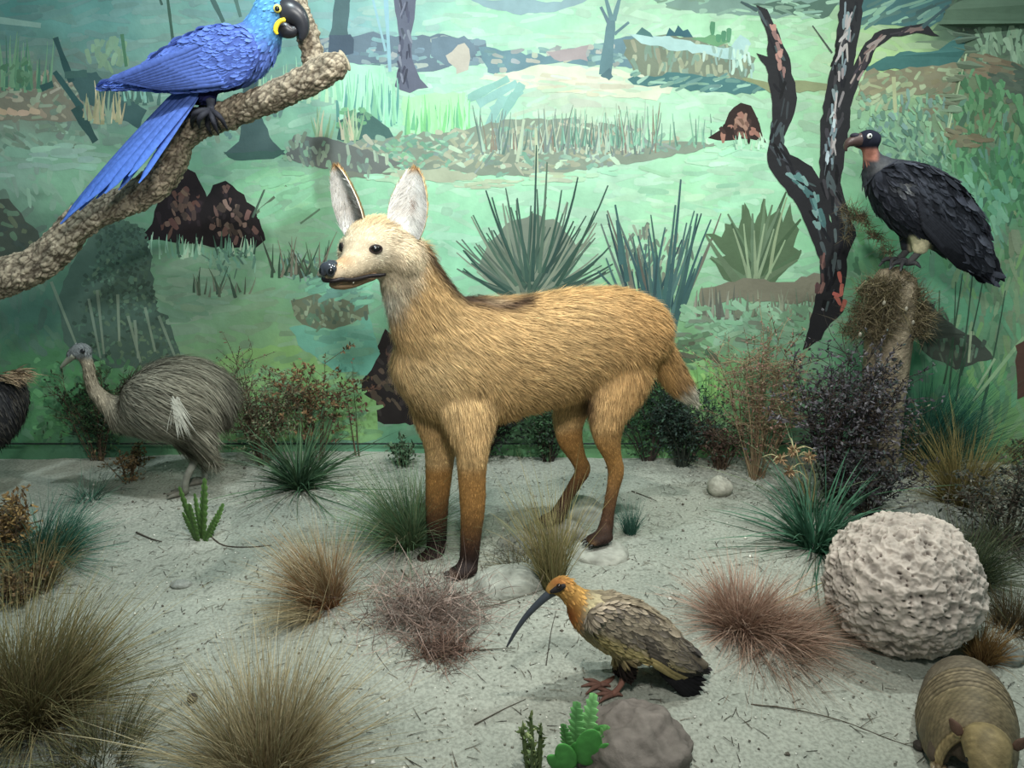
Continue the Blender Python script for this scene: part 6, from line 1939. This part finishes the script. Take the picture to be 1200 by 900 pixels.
c = G(236, 632)
cac = thing('succulent', c, 'small dark green serrated succulent on sand by the rhea', 'succulent')
for ex, ey, dy, r in ((210,570,.0,.014),(240,560,.0,.017),(262,590,.02,.013),(222,590,-.04,.014),(228,578,.05,.012),(254,604,-.04,.012),(214,600,-.02,.012)):
    serrated(cac, 'stem', c + np.array([(ex - 236) * .0006, dy * .3, -.01]), P(ex, ey, c[1] + dy), r * 1.15, 10, (84,116,60), wings=2)
c = G(676, 905)
cac = thing('succulent', c, 'bright green succulent with toothed stems at the bottom centre', 'succulent')
for ex, ey, dy, r, cl_ in ((696,812,.06,.016,(120,176,110)),(676,822,.04,.016,(104,160,96)),(660,848,.02,.012,(92,146,84)),(712,850,.02,.012,(110,166,96))):
    serrated(cac, 'stem', c + np.array([(ex - 676) * .0005, .02, -.01]), P(ex, ey, c[1] + dy), r * 1.35, 11, cl_, wings=2)
for ex, ey, wx, dy, an in ((690,872,20,-.01,.1),(662,884,15,-.02,-.3),(676,880,12,.0,-.1),(706,882,13,-.01,.35),(720,892,10,0,.5),(650,892,10,-.02,-.6),(704,856,9,.03,.9),(716,866,9,.01,1.1)):
    q = P(ex, ey, c[1] + dy); m_ = mpp(ex, ey, c[1])
    axu = unit([math.sin(an), -.15, math.cos(an)]); axs = unit(np.cross(axu, [0, -1, .2])); axn = np.cross(axs, axu)
    v, f = ellipsoid((0, 0, 0), (1, 1, 1), None, 18, 14)
    w_ = wx * m_ * .8
    z = v[:, 2].copy()
    vv = axs[None] * (v[:, 0:1] * w_ * (1 - .25 * z[:, None])) + axn[None] * (v[:, 1:2] * .006) + axu[None] * (z[:, None] * w_ * 1.9) + axn[None] * ((z[:, None] ** 2) * w_ * .3)
    vv = vv + q
    mk('paddle_leaf', vv, f, M_LEAF, cac, col=np.clip(lina((86,158,78))[None] * (.7 + .25 * z)[:, None] * random.uniform(.85, 1.15), 0, 1))
c = G(628, 905)
cac = thing('succulent', c, 'olive green stubby succulent left of the bright green one', 'succulent')
for k, (ex, ey, dy) in enumerate(((622,838,.04),(612,852,.02),(634,852,.0),(624,866,-.02))):
    a = c + np.array([(ex - 628) * .001, dy * .4, -.01]); b = P(ex, ey, c[1] + dy)
    v, f = tube([a, (a + b) / 2, b], [.006, .006, .003], n=7)
    st = mk('stem', v, f, M_LEAF, cac, col=lina((78,92,56)))
    n = 34
    t = RNG.uniform(.15, 1, n)[:, None]
    q = a * (1 - t) + b * t
    D = unit(RNG.normal(size=(n, 3)) * np.array([1, 1, .3]) + np.array([0, 0, .9]))
    cc = pick([(96,112,70),(80,98,60),(120,130,84)], n)
    FV, FF, FC, FN = feathers(q, D, unit(RNG.normal(size=(n, 3)) + np.array([0, -1, .4])), RNG.uniform(.012, .02, n), .008, cc * .8, cc * 1.1, rows=2)
    mk('leaves', FV, FF, M_LEAF, st, col=FC, kind='stuff')

# dried flower heads standing over the sedge
fl = G(948, 610)
fr = thing('dried_flower', fl, 'pale brown dried flower head above the sedge', 'flower')
for hx, hy in ((930,528),(915,538),(948,536),(925,552)):
    a = fl + np.array([0, 0, .0]); b = P(hx, hy, fl[1] - .02)
    v, f = tube([a, (a + b) / 2 + np.array([.02, 0, .03]), b], [.003, .0025, .002], n=6)
    st = mk('stem', v, f, M_STEM, fr, col=lina((150,140,100)))
    n = 60
    d = unit(RNG.normal(size=(n, 3)))
    cc = pick([(150,122,92),(126,100,76),(170,140,108)], n)
    FV, FF, FC, FN = feathers(np.tile(b, (n, 1)) + d * .006, d, unit(np.cross(d, RNG.normal(size=(n, 3)))), RNG.uniform(.012, .026, n), .006, cc, cc, rows=2)
    mk('flower_head', FV, FF, M_LEAF, st, col=FC, kind='stuff')
    for k in range(4):
        e = b + np.array([random.gauss(0, .05), random.gauss(0, .03), random.uniform(-.03, .03)])
        v, f = tube([b, (b + e) / 2 + np.array([0, 0, .015]), e], [.002, .0018, .0008], n=5)
        mk('bract', v, f, M_STEM, st, col=lina((176,166,128)))

# twigs lying on the sand
def twig(pxs, r, colr, label, branches=0):
    pts = [G(x, y) + np.array([0, 0, r * 1.1]) for x, y in pxs]
    v, f = tube(pts, list(np.linspace(r, r * .4, len(pts))), n=6, m=4)
    root = thing('twig', pts[0] - np.array([0, 0, r]), label, 'twig')
    mk('stick', v, f, M_STEM, root, col=lina(colr))
    cv = catmull(np.array(pts), 5)
    for k in range(branches):
        q = cv[random.randrange(2, len(cv) - 1)]
        a = random.uniform(0, 6.28); l_ = random.uniform(.03, .07)
        e = q + np.array([math.cos(a) * l_, math.sin(a) * l_, random.uniform(.0, .01)])
        v, f = tube([q, (q + e) / 2 + np.array([.004, .004, .003]), e], [r * .5, r * .4, r * .2], n=5)
        mk('side_twig', v, f, M_STEM, root, col=lina(colr) * 1.1)
twig([(880,826),(930,832),(985,845),(1040,866),(1070,876)], .0017, (84,76,66), 'long thin branched twig leading to the armadillo', 6)
twig([(245,628),(262,640),(290,642),(318,640)], .003, (72,64,56), 'dark stick beside the small serrated succulent')
twig([(160,625),(176,632),(190,636)], .0035, (66,60,54), 'short dark stick on sand left of the succulent')
twig([(470,668),(500,700),(560,712),(610,700),(640,690)], .0022, (110,104,92), 'thin twig curving past the flat pale stone')
twig([(540,764),(570,762),(604,760)], .0022, (84,80,70), 'straight dark twig below the bill of the ibis')
twig([(640,780),(646,740),(652,716)], .0016, (70,66,60), 'hair-thin twig standing out on sand under the ibis bill')
twig([(556,850),(590,832),(616,820)], .0018, (84,78,70), 'thin twig in the lower centre left of the succulents')
twig([(900,712),(948,690),(1000,668),(1030,655)], .0022, (190,176,140), 'pale straw stalk leaning against the pitted boulder', 0)
twig([(740,576),(756,582),(770,588)], .0025, (80,76,68), 'short twig on the sand under the tail')

# grit, pebbles and leaf litter too small to count
n = 5200
x = RNG.uniform(-1.9, 2.0, n); y = RNG.uniform(1.25, 3.15, n)
r = RNG.uniform(.0012, .0042, n) * np.where(RNG.random(n) < .05, 2.0, 1.0)
z = np.array([gz(a, b) for a, b in zip(x, y)])
oct_ = np.array([[1, 0, 0], [0, 1, 0], [-1, 0, 0], [0, -1, 0], [0, 0, .7], [0, 0, -.7]])
rot = RNG.uniform(0, 6.28, n)
O = oct_[None] * r[:, None, None] * RNG.uniform(.6, 1.3, (n, 6, 1))
cR, sR = np.cos(rot), np.sin(rot)
O = np.stack([O[..., 0] * cR[:, None] - O[..., 1] * sR[:, None], O[..., 0] * sR[:, None] + O[..., 1] * cR[:, None], O[..., 2]], -1)
V = O + np.stack([x, y, z + r * .3 + .001], 1)[:, None, :]
tf = np.array([[0, 1, 4], [1, 2, 4], [2, 3, 4], [3, 0, 4], [1, 0, 5], [2, 1, 5], [3, 2, 5], [0, 3, 5]])
T = (np.arange(n) * 6)[:, None, None] + tf[None]
cc = np.repeat(pick([(200,198,186),(150,148,138),(120,116,106),(220,218,208),(90,84,76)], n), 6, axis=0)
mk('grit', V.reshape(-1, 3), T.reshape(-1, 3), M_ROCK, None, col=cc, smooth=False, kind='stuff', label='fine pale grit and pebbles strewn over the sand', cat='gravel')
n = 2600
p0 = np.stack([RNG.uniform(-1.8, 1.9, n), RNG.uniform(1.25, 3.1, n), np.zeros(n)], 1)
p0[:, 2] = [gz(a, b) + .003 for a, b in zip(p0[:, 0], p0[:, 1])]
a = RNG.uniform(0, 6.28, n)
d = np.stack([np.cos(a), np.sin(a), np.zeros(n)], 1)
cc = pick([(88,82,72),(70,66,58),(120,112,98),(56,52,48)], n, .2)
Vs, Fs, Cs, _ = strands(p0, d, RNG.uniform(.01, .05, n), .0022, cc, cc, bend=np.stack([RNG.normal(0, .2, n), RNG.normal(0, .2, n), np.zeros(n)], 1), side=np.cross(d, [0, 0, 1]), seg=3, taper=.3)
mk('leaf_litter', Vs, Fs, M_STEM, None, col=Cs, kind='stuff', label='dark plant litter scattered over the sand', cat='litter')
